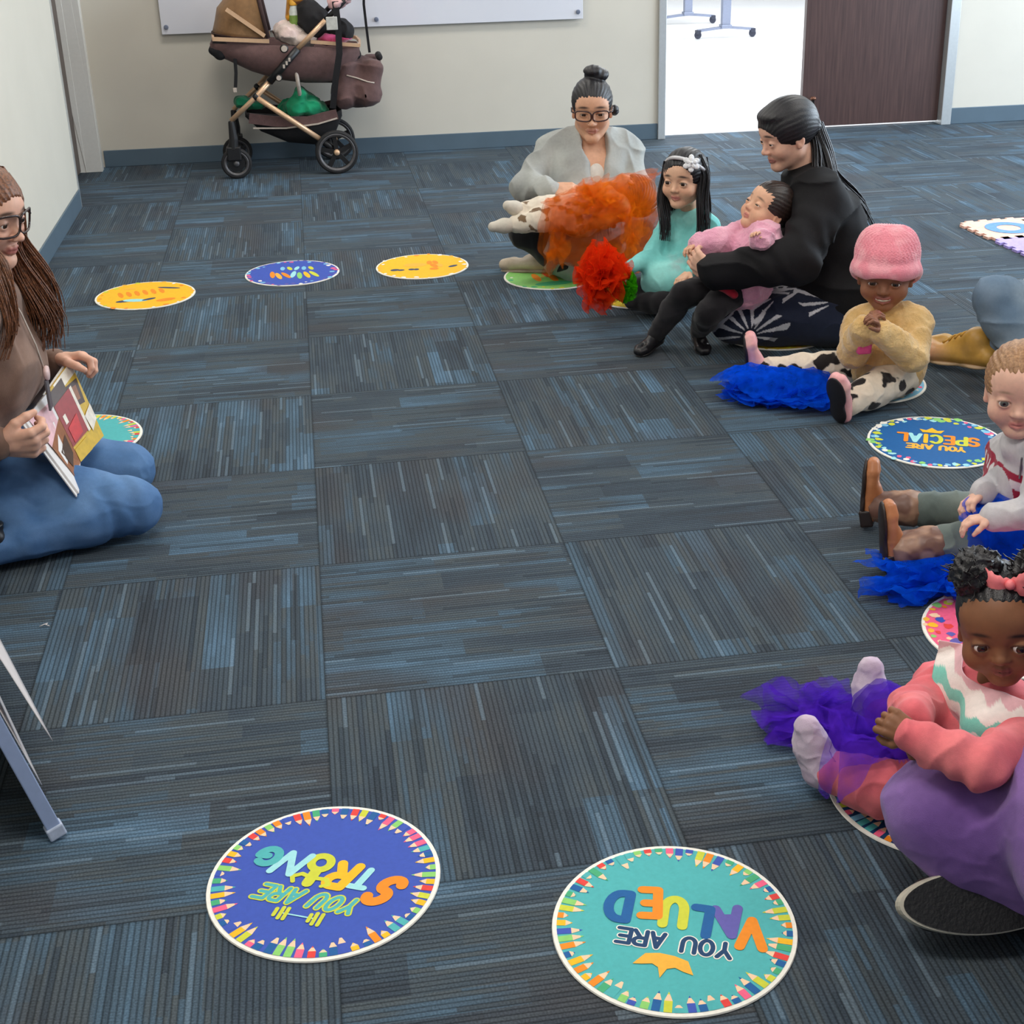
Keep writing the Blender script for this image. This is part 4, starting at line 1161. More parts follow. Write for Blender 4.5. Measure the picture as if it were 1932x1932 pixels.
# ---- the storyteller kneeling at the left
J = dict(pel=(-0.910, -1.526, 0.220), che=(-0.755, -1.520, 0.472), nek=(-0.730, -1.520, 0.660), shR=(-0.735, -1.700, 0.649), shL=(-0.721, -1.350, 0.567), elR=(-0.834, -1.780, 0.439), wrR=(-0.726, -1.700, 0.334), elL=(-0.743, -1.280, 0.322), wrL=(-0.648, -1.300, 0.397),
         hipR=(-0.869, -1.529, 0.200), hipL=(-0.887, -1.341, 0.200), knR=(-0.461, -1.566, 0.085), knL=(-0.499, -1.315, 0.085), anR=(-0.778, -1.695, 0.060), anL=(-0.833, -1.399, 0.060))
hd = Head((-0.708, -1.500, 0.838), .232, (.88, -.44, -.20), b=0, open_=.85)
f = Fig((-0.820, -1.455, 0.000), 'kneeling woman in glasses, brown sweater and jeans holding a picture book', Body(J, 1.0), hd, (222, 172, 148))
f.hand('R', (.95, .0, -.05), (.1, .9, .35), .175, side=1, curl=(.9, 1.0, 1.05, 1.1), thumb=(.5, .1))
f.hand('L', (.85, .05, .10), (.05, -.45, -.95), .165, side=-1, curl=(.85, .9, .95, 1.0), thumb=(.45, .1))
f.body(lip=(176, 96, 92), brow=(.05, .03, .022))
f.top('sweater', mott((118, 90, 76), (140, 110, 94), 18, 2), e=.006, h=.005, disp=[wrinkle(.004, (16, 16, 9), 3)], t1=.97)
blue = mott((74, 110, 156), (106, 144, 188), 7, 4)
def jeanscol(P):
    c = blue(P)
    a = np.array(srgb(128, 160, 200)[:3]); t = np.clip((P[:, 2] - .10) / .14, 0, 1)[:, None] * .0
    n = np.clip(vnoise(P * np.array((26, 26, 26)), 8) * .5 + .3, 0, 1)[:, None] * .35
    return c * (1 - n) + a * n
f.legs('jeans', jeanscol, e=.007, m=M_denim, h=.0045, t1=1.0, extra=lambda F: F.rc(lerp(J['hipR'], J['knR'], .1), lerp(J['anR'], J['knR'], .25), .062, .050, .012), disp=[wrinkle(.0022, (9, 24, 24), 6), folds(J['knR'], lerp(J['knR'], J['anR'], .2), .0025, 110, .06, 1)])
for q, y_ in (('R', -1), ('L', 1)):
    a = np.array(J['an' + q]); U, S = shoe_field(a + np.array((-.03, 0, 0)), a + np.array((-.2, 0, -.02)), (0, 0, -1), .24, .09, .2)
    so = solid('shoe', U, .005, M_leather, f.root, flat((34, 32, 36))); solid('sole', S, .005, M_leather, so, flat((26, 26, 28)))
f.cap(M_brown_hair, t=.04, face=(0, .42, -.12, .285, .31, .40), amp=.008)
W = hd.W
locks = []
for i, (gd, n, r0, r1) in enumerate((
    ([W(.20, -.05, .42), W(.36, -.02, .1), W(.38, .0, -.3), W(.32, .28, -.75), W(.26, .42, -1.25), W(.22, .46, -1.7)], 130, .020, .050),
    ([W(-.20, -.05, .42), W(-.37, .02, .1), W(-.37, .06, -.3), W(-.40, .24, -.8), W(-.42, .42, -1.25), W(-.38, .50, -1.62)], 170, .026, .048),
    ([W(-.14, .1, .40), W(-.34, .12, .12), W(-.36, .10, -.25), W(-.44, .34, -.75), W(-.50, .50, -1.15), W(-.48, .54, -1.5)], 100, .020, .036),
    ([W(.30, .0, .2), W(.38, .04, -.1), (-0.658, -1.640, 0.787), (-0.656, -1.680, 0.686), (-0.659, -1.700, 0.590), (-0.679, -1.720, 0.521)], 60, .012, .020),
    ([W(0, -.40, .25), W(0, -.50, -.1), W(0, -.50, -.6), W(0, -.42, -1.1), W(0, -.42, -1.6)], 90, .05, .07),
    ([W(.1, -.35, .25), W(.34, -.28, -.1), W(.40, -.2, -.6), W(.40, -.05, -1.1)], 60, .025, .045),
    ([W(-.1, -.35, .25), W(-.34, -.28, -.1), W(-.42, -.2, -.6), W(-.44, -.05, -1.1)], 60, .025, .045))):
    locks += lock(gd, n, r0, r1, .0032, .0012, i, wave=.012, wf=3.2)
tubes('hair', locks, M_brown_hair, f.root)
spectacles(f, mat('tortoise_dark', (48, 32, 30), rough=.25), 'square', w=.150, hgt=.112, th=.012, dz=.012)
# cord with a tag round her neck
tB = f.topF
def onto(F, p, d, off):
    p = np.array(p, float); d = nrm(d)
    p0 = p.copy()
    for _ in range(60): p = p + d * np.clip(F.ev(p[None])[0] - off, -.02, .02)
    return p if np.linalg.norm(p - p0) < .25 else p0
cordp = [onto(tB, p, (-1, .15, 0), .006) for p in ((-0.644, -1.600, 0.687), (-0.633, -1.560, 0.610), (-0.619, -1.540, 0.522), (-0.618, -1.520, 0.447))]
b = MB(); b.tube(cordp, .0022, 6); b.tube([cordp[0], cordp[0] + np.array((-.07, -.02, .05)), cordp[0] + np.array((-.12, .02, .06))], .0022, 6)
cord = b.build('lanyard', [mat('lanyard_cord', (206, 190, 176), rough=.6)], f.root, smooth=True)
b = MB(); p = cordp[-1]; b.box((p[0] - .003, p[1] - .016, p[2] - .10), (p[0] + .003, p[1] + .016, p[2] - .02)); b.build('tag', [mat('tag_grey', (96, 92, 96), rough=.4)], cord, bevel=.002)
b = MB(); b.lathe([(0, -.006), (.017, -.005), (.019, 0), (.017, .005), (0, .006)], p + np.array((.004, 0, -.005)), (1, 0, 0), 20); b.build('badge_reel', [mat('reel_pink', (222, 190, 186), rough=.4)], cord, smooth=True)

# the picture book she holds: two boards opened about the spine, pages between
M_pagew = mat('page_white', (226, 222, 220), rough=.5, var=.02); 
bk = thing('picture_book', (-0.631, -1.450, 0.280), 'open picture book with red and yellow pages held by the kneeling woman', 'book')
def quad(name, P, th, m, parent, spots_=()):
    P = [np.array(p, float) for p in P]; n = nrm(np.cross(P[1] - P[0], P[3] - P[0])); b = MB(); ms = [m]
    b.add([p for p in P] + [p + n * th for p in P], [(0, 1, 2, 3), (7, 6, 5, 4), (0, 4, 5, 1), (1, 5, 6, 2), (2, 6, 7, 3), (3, 7, 4, 0)])
    for k, (pl, mm) in enumerate(spots_):
        if mm not in ms: ms.append(mm)
        for sgn in (1, -1):
            pp = [(P[0] * (1 - u) + P[1] * u) * (1 - v) + (P[3] * (1 - u) + P[2] * u) * v + n * ((th + .0004 + .0002 * k) if sgn > 0 else (-.0004 - .0002 * k)) for u, v in pl]
            b.add(pp, [tuple(range(len(pp)))], ms.index(mm))
    return b.build(name, ms, parent, weld=False)
sp0, sp1 = np.array((-0.642, -1.470, 0.372)), np.array((-0.583, -1.500, 0.191))
r0, r1 = np.array((-0.599, -1.330, 0.406)), np.array((-0.539, -1.360, 0.204))
l0, l1 = np.array((-0.674, -1.620, 0.361)), np.array((-0.574, -1.630, 0.161))
my, mr, mw, mk, mb_, mpk = (mat('ink_yellow', (206, 168, 40), rough=.4), mat('ink_crimson', (150, 44, 42), rough=.4), mat('ink_cream', (232, 222, 206), rough=.4), mat('ink_umber', (74, 52, 40), rough=.4), mat('ink_brown', (150, 96, 62), rough=.4), mat('ink_pink', (224, 178, 184), rough=.4))
sq = lambda a, b_, c, d_: [(a, b_), (c, b_), (c, d_), (a, d_)]
quad('page', [sp0, r0, r1, sp1], .006, my, bk, [(sq(.25, 0, 1, .14), mw), (sq(0, .03, .55, .2), mk), ([(.55, .16), (.95, .2), (.9, .5), (.6, .45)], mk), ([(.65, .22), (.85, .25), (.82, .42), (.66, .4)], mb_), (sq(.0, .2, .62, .78), mr), (sq(.62, .2, .70, .8), mw), (sq(.1, .38, .2, .5), mw), ([(.7, .62), (1, .56), (1, .76), (.75, .84)], mw), (sq(0, .82, .5, 1), my), ([(.1, .55), (.5, .5), (.45, .74), (.1, .76)], mat('ink_red', (196, 40, 38), rough=.4))])
quad('page', [l0, sp0, sp1, l1], .006, M_pagew, bk, [([(.1, .05), (.9, .1), (.9, .4), (.2, .45)], mpk), ([(.2, .45), (1, .35), (1, 1), (.3, .9)], mb_), ([(.4, .6), (.9, .55), (.85, .8), (.5, .85)], mk)])
quad('cover', [l0 + np.array((-.004, -.012, -.004)), sp0 + np.array((-.006, -.006, -.002)), sp1 + np.array((-.006, -.006, -.002)), l1 + np.array((-.004, -.012, -.004))], .003, M_pagew, bk)
quad('cover', [sp0 + np.array((-.008, -.004, 0)), r0 + np.array((-.010, .004, 0)), r1 + np.array((-.010, .004, 0)), sp1 + np.array((-.008, -.004, 0))], .003, M_pagew, bk)

# ---- woman with the bun, cross-legged at the back
J = dict(pel=(1.123, 0.549, 0.120), che=(1.190, 0.740, 0.398), nek=(1.204, 0.750, 0.538), shR=(1.042, 0.780, 0.472), shL=(1.364, 0.780, 0.464), elR=(0.910, 0.660, 0.364), wrR=(1.003, 0.540, 0.374), elL=(1.364, 0.660, 0.355), wrL=(1.265, 0.520, 0.303),
         hipR=(1.040, 0.552, 0.120), hipL=(1.208, 0.510, 0.120), knR=(0.897, 0.600, 0.192), knL=(1.383, 0.600, 0.147), anR=(1.139, 0.609, 0.070), anL=(0.997, 0.690, 0.065))
hd = Head((1.203, 0.720, 0.652), .238, (-.20, -.96, -.14), b=0, open_=.8)
f = Fig((1.193, 0.911, 0.000), 'woman with top bun and grey hooded sweatshirt sitting cross-legged at the back', Body(J, .96), hd, (214, 164, 134))
f.hand('R', (.95, -.25, -.1), (.2, .5, -.8), .17, side=-1, curl=(.5, .6, .6, .7))
f.hand('L', (-.6, -.6, -.5), (.5, -.2, .7), .17, side=-1)
f.body(lip=(176, 112, 100), brow=(.03, .02, .02), blush=.3)
def neckv(F):
    n = np.array(J['nek'])
    F.el(n + np.array((0, -.09, -.01)), (.060, .10, .09), None, .01, -1); F.el(n + np.array((0, -.14, -.09)), (.036, .08, .08), None, .02, -1)
def hoodie(P):
    c = mott((158, 160, 157), (174, 176, 172), 12, 5)(P); return c
def hood(F):
    n = np.array(J['nek']); 
    for q in (-1, 1): F.chain([n + np.array((q * .03, .07, .0)), n + np.array((q * .075, .03, -.01)), n + np.array((q * .062, -.055, -.07)), n + np.array((q * .018, -.105, -.17))], [.028, .030, .024, .014], .015)
    neckv(F)
f.top('sweatshirt', hoodie, e=.008, h=.004, disp=[wrinkle(.009, (11, 11, 8), 8), folds(J['elR'], J['wrR'], .003, 90, .06, 2)], extra=hood)
b = MB()
n = np.array(J['nek'])
sh = Field(); sh.el(n + np.array((0, -.050, -.165)), (.075, .075, .085)); solid('shirt_front', sh, .005, M_cloth, f.root, spots_print((214, 208, 200), (40, 40, 52), 34, .55, 3))
f.legs('leggings', mott((26, 26, 30), (38, 38, 44), 9, 6), e=.004, h=.006, disp=[wrinkle(.004, (14, 14, 14), 2)])
U, S = shoe_field(np.array(J['anL']) + np.array((0, -.02, 0)), (0.827, 0.752, 0.055), (0, .2, 1), .25, .10, .9)
bo = solid('boot', U, .004, M_leather, f.root, mott((178, 160, 138), (196, 180, 158), 20, 3)); solid('sole', S, .004, M_leather, bo, flat((150, 134, 116)))
def bun(F, h_):
    F.el(h_.W(-.08, -.16, .53), np.array((.21, .18, .12)) * h_.H, h_.A, .02 * h_.H)
    F.el(h_.W(-.02, -.12, .61), np.array((.17, .15, .09)) * h_.H, h_.A, .03 * h_.H)
    F.el(h_.W(-.38, -.08, -.06), np.array((.08, .10, .09)) * h_.H, h_.A, .02 * h_.H)
f.cap(M_black_hair, t=.025, face=(0, .42, -.13, .30, .31, .43), extra=bun)
spectacles(f, mat('frame_oxblood', (52, 26, 28), rough=.25), 'square', w=.135, hgt=.085, th=.012)
womanB = f

# ---- small child lying across her lap, under the orange net
J = dict(pel=(1.104, 0.420, 0.293), che=(1.211, 0.420, 0.329), nek=(1.258, 0.420, 0.345), shR=(1.265, 0.520, 0.357), shL=(1.227, 0.320, 0.323), elR=(1.206, 0.500, 0.364), wrR=(1.137, 0.480, 0.362), elL=(1.164, 0.300, 0.296), wrL=(1.105, 0.320, 0.284),
         hipR=(1.105, 0.480, 0.300), hipL=(1.081, 0.360, 0.280), knR=(0.984, 0.460, 0.318), knL=(0.969, 0.380, 0.295), anR=(0.867, 0.460, 0.312), anL=(0.832, 0.420, 0.269))
hd = Head((1.302, 0.420, 0.363), .185, (-.1, .85, .5), up=(.9, .1, -.1), b=.9)
f = Fig((1.168, 0.420, 0.299), 'small child in cream spotted trousers lying on a lap under orange net', Body(J, .5, 1.15), hd, (176, 122, 92))
f.hand('R', (-.8, -.3, -.2), (0, 0, -1), .085); f.hand('L', (-.8, -.3, -.2), (0, 0, -1), .085)
f.body()
f.top('shirt', mott((226, 176, 120), (214, 150, 92), 20, 5), e=.006, h=.004, disp=[wrinkle(.003, (24, 24, 24), 5)])
f.legs('trousers', spots_print((226, 214, 196), (120, 96, 72), 34, .22, 9), e=.012, h=.004, disp=[wrinkle(.004, (24, 24, 24), 7)])
for q, t_ in (('R', (0.808, 0.440, 0.341)), ('L', (0.742, 0.400, 0.270))):
    a = np.array(J['an' + q]); F = Field(); F.chain([a, lerp(a, t_, .5), t_], [.026, .026, .020], .02); solid('sock', F, .004, M_cloth, f.root, flat((206, 198, 184)))
f.cap(hair_mat('auburn_hair', (46, 22, 12), (92, 46, 24)), t=.05, amp=.014)
childC = f

# ---- girl in turquoise
J = dict(pel=(1.370, 0.022, 0.085), che=(1.432, 0.050, 0.243), nek=(1.440, 0.060, 0.365), shR=(1.378, 0.130, 0.304), shL=(1.492, -0.020, 0.325), elR=(1.285, 0.030, 0.217), wrR=(1.181, -0.070, 0.202), elL=(1.487, -0.090, 0.220), wrL=(1.386, -0.140, 0.190),
         hipR=(1.326, 0.050, 0.080), hipL=(1.411, -0.021, 0.080), knR=(1.195, 0.077, 0.075), knL=(1.299, -0.101, 0.070), anR=(1.290, -0.014, 0.045), anL=(1.210, 0.037, 0.040))
hd = Head((1.404, 0.020, 0.502), .205, (-.66, -.75, .02), b=.55, open_=.9)
f = Fig((1.417, 0.197, 0.000), 'little girl with long black hair, flower headband and turquoise top', Body(J, .60), hd, (226, 180, 150))
f.hand('R', (-.75, -.5, -.3), (.2, -.2, -.95), .11, side=-1, curl=(.7, .8, .8, .9)); f.hand('L', (-.7, -.5, -.3), (.2, -.2, -.95), .11, side=1)
f.body(lip=(190, 110, 106), brow=(.03, .02, .02))
tq = mott((122, 204, 200), (150, 222, 216), 14, 3)
def tqc(P):
    c = tq(P); e_ = np.array((1.371, -0.030, 0.181))
    m = np.clip(1.4 - np.linalg.norm((P - e_) * np.array((1, .6, 1)), axis=1) / .045, 0, 1)[:, None] * np.clip(vnoise(P * 60, 4) + .6, 0, 1)[:, None] * .7
    return c * (1 - m) + np.array(srgb(176, 180, 184)[:3]) * m
f.top('long_sleeved_top', tqc, e=.005, h=.004, disp=[wrinkle(.004, (18, 18, 14), 5)], extra=lambda F: F.el(np.array(J['pel']) + np.array((-.02, -.03, .05)), (.110, .10, .085), None, .04))
f.legs('leggings', mott((24, 22, 26), (34, 32, 36), 9, 6), e=.005, h=.005)
f.cap(M_black_hair, t=.035, face=(-.05, .42, -.13, .30, .33, .41), amp=.007)
W = hd.W; locks = []
for i, (gd, n, r0, r1) in enumerate((
    ([W(-.2, -.05, .42), W(-.39, .0, .1), W(-.42, .05, -.3), W(-.44, .12, -.75), W(-.46, .18, -1.2)], 80, .02, .03),
    ([W(.2, -.05, .42), W(.36, .0, .1), W(.36, .05, -.3), W(.28, .18, -.8), W(.20, .30, -1.2)], 80, .014, .022),
    ([W(.28, .16, .30), W(.36, .12, .0), W(.35, .18, -.4), W(.26, .32, -.9), W(.20, .36, -1.15)], 40, .010, .016),
    ([W(0, -.40, .3), W(0, -.52, -.1), W(.05, -.52, -.6), W(.1, -.50, -1.4)], 120, .05, .06),
    ([W(.15, -.35, .3), W(.36, -.30, -.1), W(.40, -.30, -.6), W(.40, -.28, -1.35)], 110, .035, .04))):
    locks += lock(gd, n, r0, r1, .003, .001, 20 + i, wave=.005)
tubes('hair', locks, M_black_hair, f.root)
b = MB()
b.tube([W(x, .30 - 1.5 * abs(x) ** 1.6 * .9 + .03, .41 - .9 * x * x * 1.6) for x in np.linspace(-.40, .40, 17)], .007, 8)
hb = b.build('headband', [mat('band_silver', (206, 204, 206), rough=.5)], f.root, smooth=True)
b = MB(); c = W(-.27, .29, .33); nn = nrm(hd.A @ np.array((-.5, .72, .45))); R_ = frame(nn, hd.A[:, 2])
for L_, rr in ((.030, 6), (.020, 5)):
    for j in range(rr):
        a = 2 * PI * j / rr + L_ * 20; d_ = R_ @ np.array((math.cos(a), 0, math.sin(a)))
        b.sphere(c + d_ * L_ * .62 + nn * (.005 if rr == 5 else 0), (L_ * .5, .004, L_ * .36), 10, 6, M=np.stack([d_, nn, np.cross(d_, nn)], 1))
b.sphere(c + nn * .008, .006, 10, 6)
b.build('fabric_flower', [mat('petal_silver', (222, 222, 224), rough=.6)], hb, smooth=True)
girlD = f

# ---- woman in the black jacket with a toddler on her lap
J = dict(pel=(1.865, -0.393, 0.140), che=(1.799, -0.360, 0.384), nek=(1.740, -0.360, 0.557), shL=(1.733, -0.530, 0.509), shR=(1.783, -0.200, 0.458), elL=(1.605, -0.660, 0.358), wrL=(1.335, -0.600, 0.323), elR=(1.738, -0.100, 0.246), wrR=(1.586, -0.220, 0.315),
         hipL=(1.814, -0.496, 0.120), knL=(1.478, -0.431, 0.105), anL=(1.803, -0.470, 0.055), hipR=(1.868, -0.324, 0.120), knR=(1.575, -0.220, 0.110), anR=(1.840, -0.249, 0.050))
hd = Head((1.655, -0.360, 0.716), .226, (-.95, -.14, -.28), b=.3, open_=.5)
f = Fig((1.864, -0.190, 0.000), 'kneeling woman in black jacket and leaf print trousers with long ponytail', Body(J, 1.02, 1.05), hd, (224, 176, 152))
f.hand('L', (-.55, .62, .40), (.65, .65, .1), .150, side=1, curl=(.6, .6, .65, .7), thumb=(.3, 0)); f.hand('R', (-.8, -.3, .1), (.2, -.8, .2), .165, side=1)
f.body(lip=(180, 110, 104), brow=(.02, .018, .02), gaze=(0, -.3))
def jk(F):
    n = np.array(J['nek']); F.chain([n + np.array((.045, .03, .015)), n + np.array((.0, -.055, .012)), n + np.array((-.055, -.01, -.02))], [.030, .026, .022], .02)
    F.rc(np.array(J['pel']) + np.array((.02, -.05, .03)), np.array(J['pel']) + np.array((.01, .06, .03)), .17, .15, .08)
f.top('jacket', mott((14, 13, 16), (22, 21, 24), 10, 2), e=.022, m=M_blackcloth, h=.0045, extra=jk, disp=[wrinkle(.010, (9, 9, 8), 12), folds(lerp(J['shL'], J['elL'], .5), lerp(J['elL'], J['wrL'], .6), .004, 75, .08, 3)])
a0 = np.array(J['anL'])
def palm(P):
    navy = np.array(srgb(34, 40, 60)[:3]); wh = np.array(srgb(206, 206, 212)[:3]); c = np.repeat(navy[None], len(P), 0)
    X = np.stack([P[:, 0], P[:, 2] + .35 * P[:, 1]], 1)
    for (cx, cz, a0_, s_) in ((1.60, .02, 2.2, 1), (1.66, .16, 1.2, 1), (1.50, -.12, 1.4, 1), (1.78, -.02, 2.0, 1), (1.42, .10, .6, 1), (1.86, .12, 2.6, 1), (1.54, .04, 1.6, 1), (1.70, .04, 1.9, 1), (1.60, .20, .8, 1), (1.47, .0, 2.4, 1)):
        d = X - np.array((cx, cz)); r = np.hypot(d[:, 0], d[:, 1]); th = np.arctan2(d[:, 1], d[:, 0])
        m = (np.abs(((th * 7.5 + .3 * vnoise(P * 30, 2)) / PI) % 1 - .5) < .17 + .04 * vnoise(P * 50, 5)) & (r > .028) & (r < .115 + .02 * np.sin(th * 5)) & (np.cos(th - a0_) > -.25)
        c[m] = wh
    return c
f.legs('print_trousers', palm, e=.020, h=.0028, disp=[wrinkle(.006, (13, 13, 13), 4)])
F = Field(); F.chain([a0 + np.array((.0, -.01, .0)), a0 + np.array((.05, -.02, -.012)), a0 + np.array((.12, -.03, -.02))], [.045, .042, .034], .03); solid('sock', F, .004, M_cloth, f.root, mott((196, 200, 212), (214, 216, 224), 30, 3))
F = Field(); a1 = np.array(J['anR']); F.chain([a1, a1 + np.array((.05, 0, -.01)), a1 + np.array((.11, 0, -.015))], [.043, .040, .034], .03); solid('sock', F, .005, M_cloth, f.root, flat((200, 204, 214)))
def tail(F, h_):
    F.el(h_.W(.02, -.44, -.10), np.array((.17, .14, .20)) * h_.H, h_.A, .08 * h_.H); F.el(h_.W(0, .16, .36), np.array((.27, .22, .10)) * h_.H, h_.A, .06 * h_.H)
f.cap(M_black_hair, t=.045, face=(0, .46, -.19, .38, .33, .42), extra=tail, amp=.004)
W = hd.W
jk0 = f.topF
gd = [W(0, -.46, -.05), (1.799, -0.380, 0.564), (1.886, -0.360, 0.463), (1.919, -0.360, 0.386), (1.954, -0.380, 0.332)]
locks = lock(gd, 300, .030, .066, .0040, .0014, 41, wave=.008) + lock([W(0, -.45, -.1), (1.778, -0.440, 0.559), (1.809, -0.500, 0.453), (1.845, -0.500, 0.341), (1.872, -0.480, 0.241)], 120, .02, .045, .0034, .0014, 42, wave=.008) + lock([W(-.05, -.40, -.1), (1.746, -0.460, 0.583), (1.748, -0.540, 0.510), (1.770, -0.540, 0.447)], 40, .014, .022, .003, .001, 43, wave=.006)
tubes('ponytail', locks, M_black_hair, f.root)
b = MB(); p = (1.656, -0.585, 0.232); b.strip([np.array(p) + np.array((-.004, 0, .014)), np.array(p) + np.array((.004, -.004, -.014))], .008, .004, (0, 1, 0)); 
womanE = f

# ---- toddler in pink on her lap
J = dict(pel=(1.479, -0.470, 0.249), che=(1.505, -0.460, 0.337), nek=(1.543, -0.450, 0.406), shR=(1.514, -0.400, 0.381), shL=(1.536, -0.530, 0.411), elR=(1.407, -0.470, 0.386), wrR=(1.325, -0.500, 0.390), elL=(1.533, -0.600, 0.372), wrL=(1.489, -0.640, 0.431),
         hipR=(1.451, -0.420, 0.237), hipL=(1.443, -0.530, 0.237), knR=(1.267, -0.500, 0.216), knL=(1.333, -0.580, 0.172), anR=(1.194, -0.415, 0.055), anL=(1.350, -0.415, 0.055))
hd = Head((1.569, -0.460, 0.487), .188, (-.78, -.22, .55), up=(.58, .05, .80), b=.95, open_=.3)
f = Fig((1.480, -0.470, 0.226), 'toddler in pink fleece and black tights lying on a lap beside the girl in turquoise', Body(J, .52, 1.12), hd, (222, 172, 142))
f.hand('R', (-.85, -.2, -.1), (0, -.3, -.9), .085, side=-1); f.hand('L', (-.5, -.3, .6), (0, -.3, -.9), .07)
f.body(lip=(196, 120, 112), browpow=.6)
f.top('fleece_jacket', mott((226, 158, 182), (240, 178, 198), 30, 3), e=.020, m=M_fleece, h=.004, disp=[wrinkle(.006, (20, 20, 20), 5), wrinkle(.002, (90, 90, 90), 7)], t1=1.0,
      extra=lambda F: (F.rc(J['nek'], np.array(J['nek']) + np.array((.01, -.02, 0)), .055, .05, .02), F.el(J['wrL'], .036, None, .01), F.el(J['pel'], (.095, .085, .08), None, .05)))
f.legs('tights', mott((22, 20, 24), (34, 32, 36), 12, 4), e=.008, h=.004, disp=[wrinkle(.003, (20, 20, 20), 5)])
F = Field(); pp = np.array(J['pel']); F.chain([np.array((1.328, -0.600, 0.309)), np.array((1.363, -0.610, 0.283)), np.array((1.413, -0.610, 0.241))], [.014, .018, .014], .02); solid('shirt_hem', F, .003, M_cloth, f.root, mott((176, 26, 48), (150, 18, 40), 30, 2))
for q, t_, up in (('R', (1.098, -0.494, 0.030), (0, 0, 1)), ('L', (1.347, -0.510, 0.030), (0, 0, 1))):
    a = np.array(J['an' + q]) + np.array((0, 0, .0)); U, S = shoe_field(a, t_, up, .135, .056, .1)
    sh_ = solid('shoe', U, .003, M_leather, f.root, flat((20, 18, 22))); solid('sole', S, .003, M_leather, sh_, flat((30, 28, 30)))
f.cap(M_dark_hair, t=.025, face=(0, .40, -.16, .36, .34, .40), amp=.006)
babyF = f

# ---- toddler in the pink hat
J = dict(pel=(1.811, -0.963, 0.085), che=(1.800, -0.980, 0.176), nek=(1.788, -1.000, 0.267), shR=(1.729, -0.930, 0.215), shL=(1.858, -1.050, 0.246), elR=(1.666, -1.040, 0.164), wrR=(1.659, -1.140, 0.278), elL=(1.820, -1.140, 0.172), wrL=(1.691, -1.170, 0.275),
         hipR=(1.778, -0.936, 0.075), hipL=(1.828, -1.030, 0.075), knR=(1.634, -0.896, 0.065), anR=(1.450, -0.835, 0.055), knL=(1.709, -1.132, 0.070), anL=(1.601, -1.194, 0.055))
hd = Head((1.763, -1.020, 0.406), .215, (-.42, -.90, -.04), b=.85, smile=1.0, mouth=.85, open_=.7)
f = Fig((1.859, -0.870, 0.000), 'smiling toddler in pink knitted hat, tan fleece and cow print trousers', Body(J, .54, 1.12), hd, (150, 100, 74))
f.hand('R', (.45, -.25, .85), (.55, .0, -.35), .095, side=-1, curl=(.8, .9, .9, 1.0), thumb=(.5, .2)); f.hand('L', (-.45, -.25, .85), (-.55, .1, -.35), .095, side=1, curl=(.8, .9, .9, 1.0), thumb=(.5, .2))
f.body(lip=(150, 84, 78), brow=(.02, .012, .01), blush=.25)
b = MB(); b.strip([hd.W(x, .338 - 1.1 * x * x, hd.mz - .012 + 3.0 * x * x) for x in np.linspace(-.095, .095, 9)], .034 * hd.H, .008, hd.A[:, 1]); b.build('teeth', [mat('tooth_white', (226, 220, 208), rough=.3)], f.bodyobj, smooth=True)
f.top('fleece_pullover', mott((218, 176, 112), (234, 196, 136), 26, 3), e=.018, m=M_fleece, h=.004, disp=[wrinkle(.005, (18, 18, 14), 6), wrinkle(.0018, (110, 110, 110), 8)], t1=.93,
      extra=lambda F: F.rc(np.array(J['pel']) + np.array((-.0, 0, .03)), np.array(J['che']), .115, .10, .05))
f.legs('cow_print_trousers', spots_print((226, 210, 190), (34, 28, 28), 26, .30, 23, .06), e=.014, h=.0035, disp=[wrinkle(.004, (22, 22, 22), 3)])
for q, L_, t_, up, lab in (('R', .15, (1.363, -0.829, 0.160), (-1, .1, .0), None), ('L', .15, (1.543, -1.181, 0.140), (-.6, -.7, .1), None)):
    a = np.array(J['an' + q])
    foot = nrm(np.array((-.25, .05, 1.0)) if q == 'R' else np.array((-.35, -.3, 1.0)))
    lg = nrm(np.array(J['an' + q]) - np.array(J['kn' + q]))
    U, S = shoe_field(a + lg * .01, a + foot * .1, -lg, .155, .074, .3)
    sh_ = solid('shoe', U, .003, M_leather, f.root, mott((236, 168, 170), (246, 188, 184), 40, 2)); solid('sole', S, .003, M_leather, sh_, flat((34, 28, 32)))
F = Field(); c_ = np.array((1.665, -1.130, 0.209)); F.bx(c_, (.022, .012, .020), None, .006); solid('belt_pouch', F, .0025, M_cloth, f.root, mott((226, 84, 140), (206, 60, 120), 60, 3))
# knitted hat
H = hd.H; F = Field(); A = hd.A
F.el(hd.W(0, -.08, .20), np.array((.46, .50, .36)) * H, A, .02); F.rc(hd.W(-.15, -.12, .40), hd.W(.15, -.12, .40), .25 * H, .25 * H, .16 * H)
for j in range(24):
    a = 2 * PI * j / 24; a2 = 2 * PI * (j + 1) / 24
    r_ = lambda a: hd.W(.405 * math.cos(a), -.05 + .445 * math.sin(a), .075 - .26 * max(0, -math.sin(a) + .25) + .02 * math.sin(a))
    F.rc(r_(a), r_(a2), .078 * H, .078 * H, .10 * H)
F.el(hd.W(0, -.02, -.12), np.array((.405, .43, .42)) * H, A, .02 * H, -1)
F.el(hd.W(0, .47, -.265), np.array((.42, .40, .32)) * H, A, .02 * H, -1)
def knit(P):
    q = (P - hd.o) @ A / H; an = np.arctan2(q[:, 0], q[:, 1])
    return .0022 * np.sin(an * 38 + np.floor(q[:, 2] * 30) * PI) * np.cos(q[:, 2] * 92) * np.clip((q[:, 2] - .18) * 8, 0, 1)
F.disp.append(knit)
hat = solid('knitted_hat', F, .0028, M_fleece, f.root, mott((238, 142, 156), (248, 168, 178), 40, 4))
toddG = f

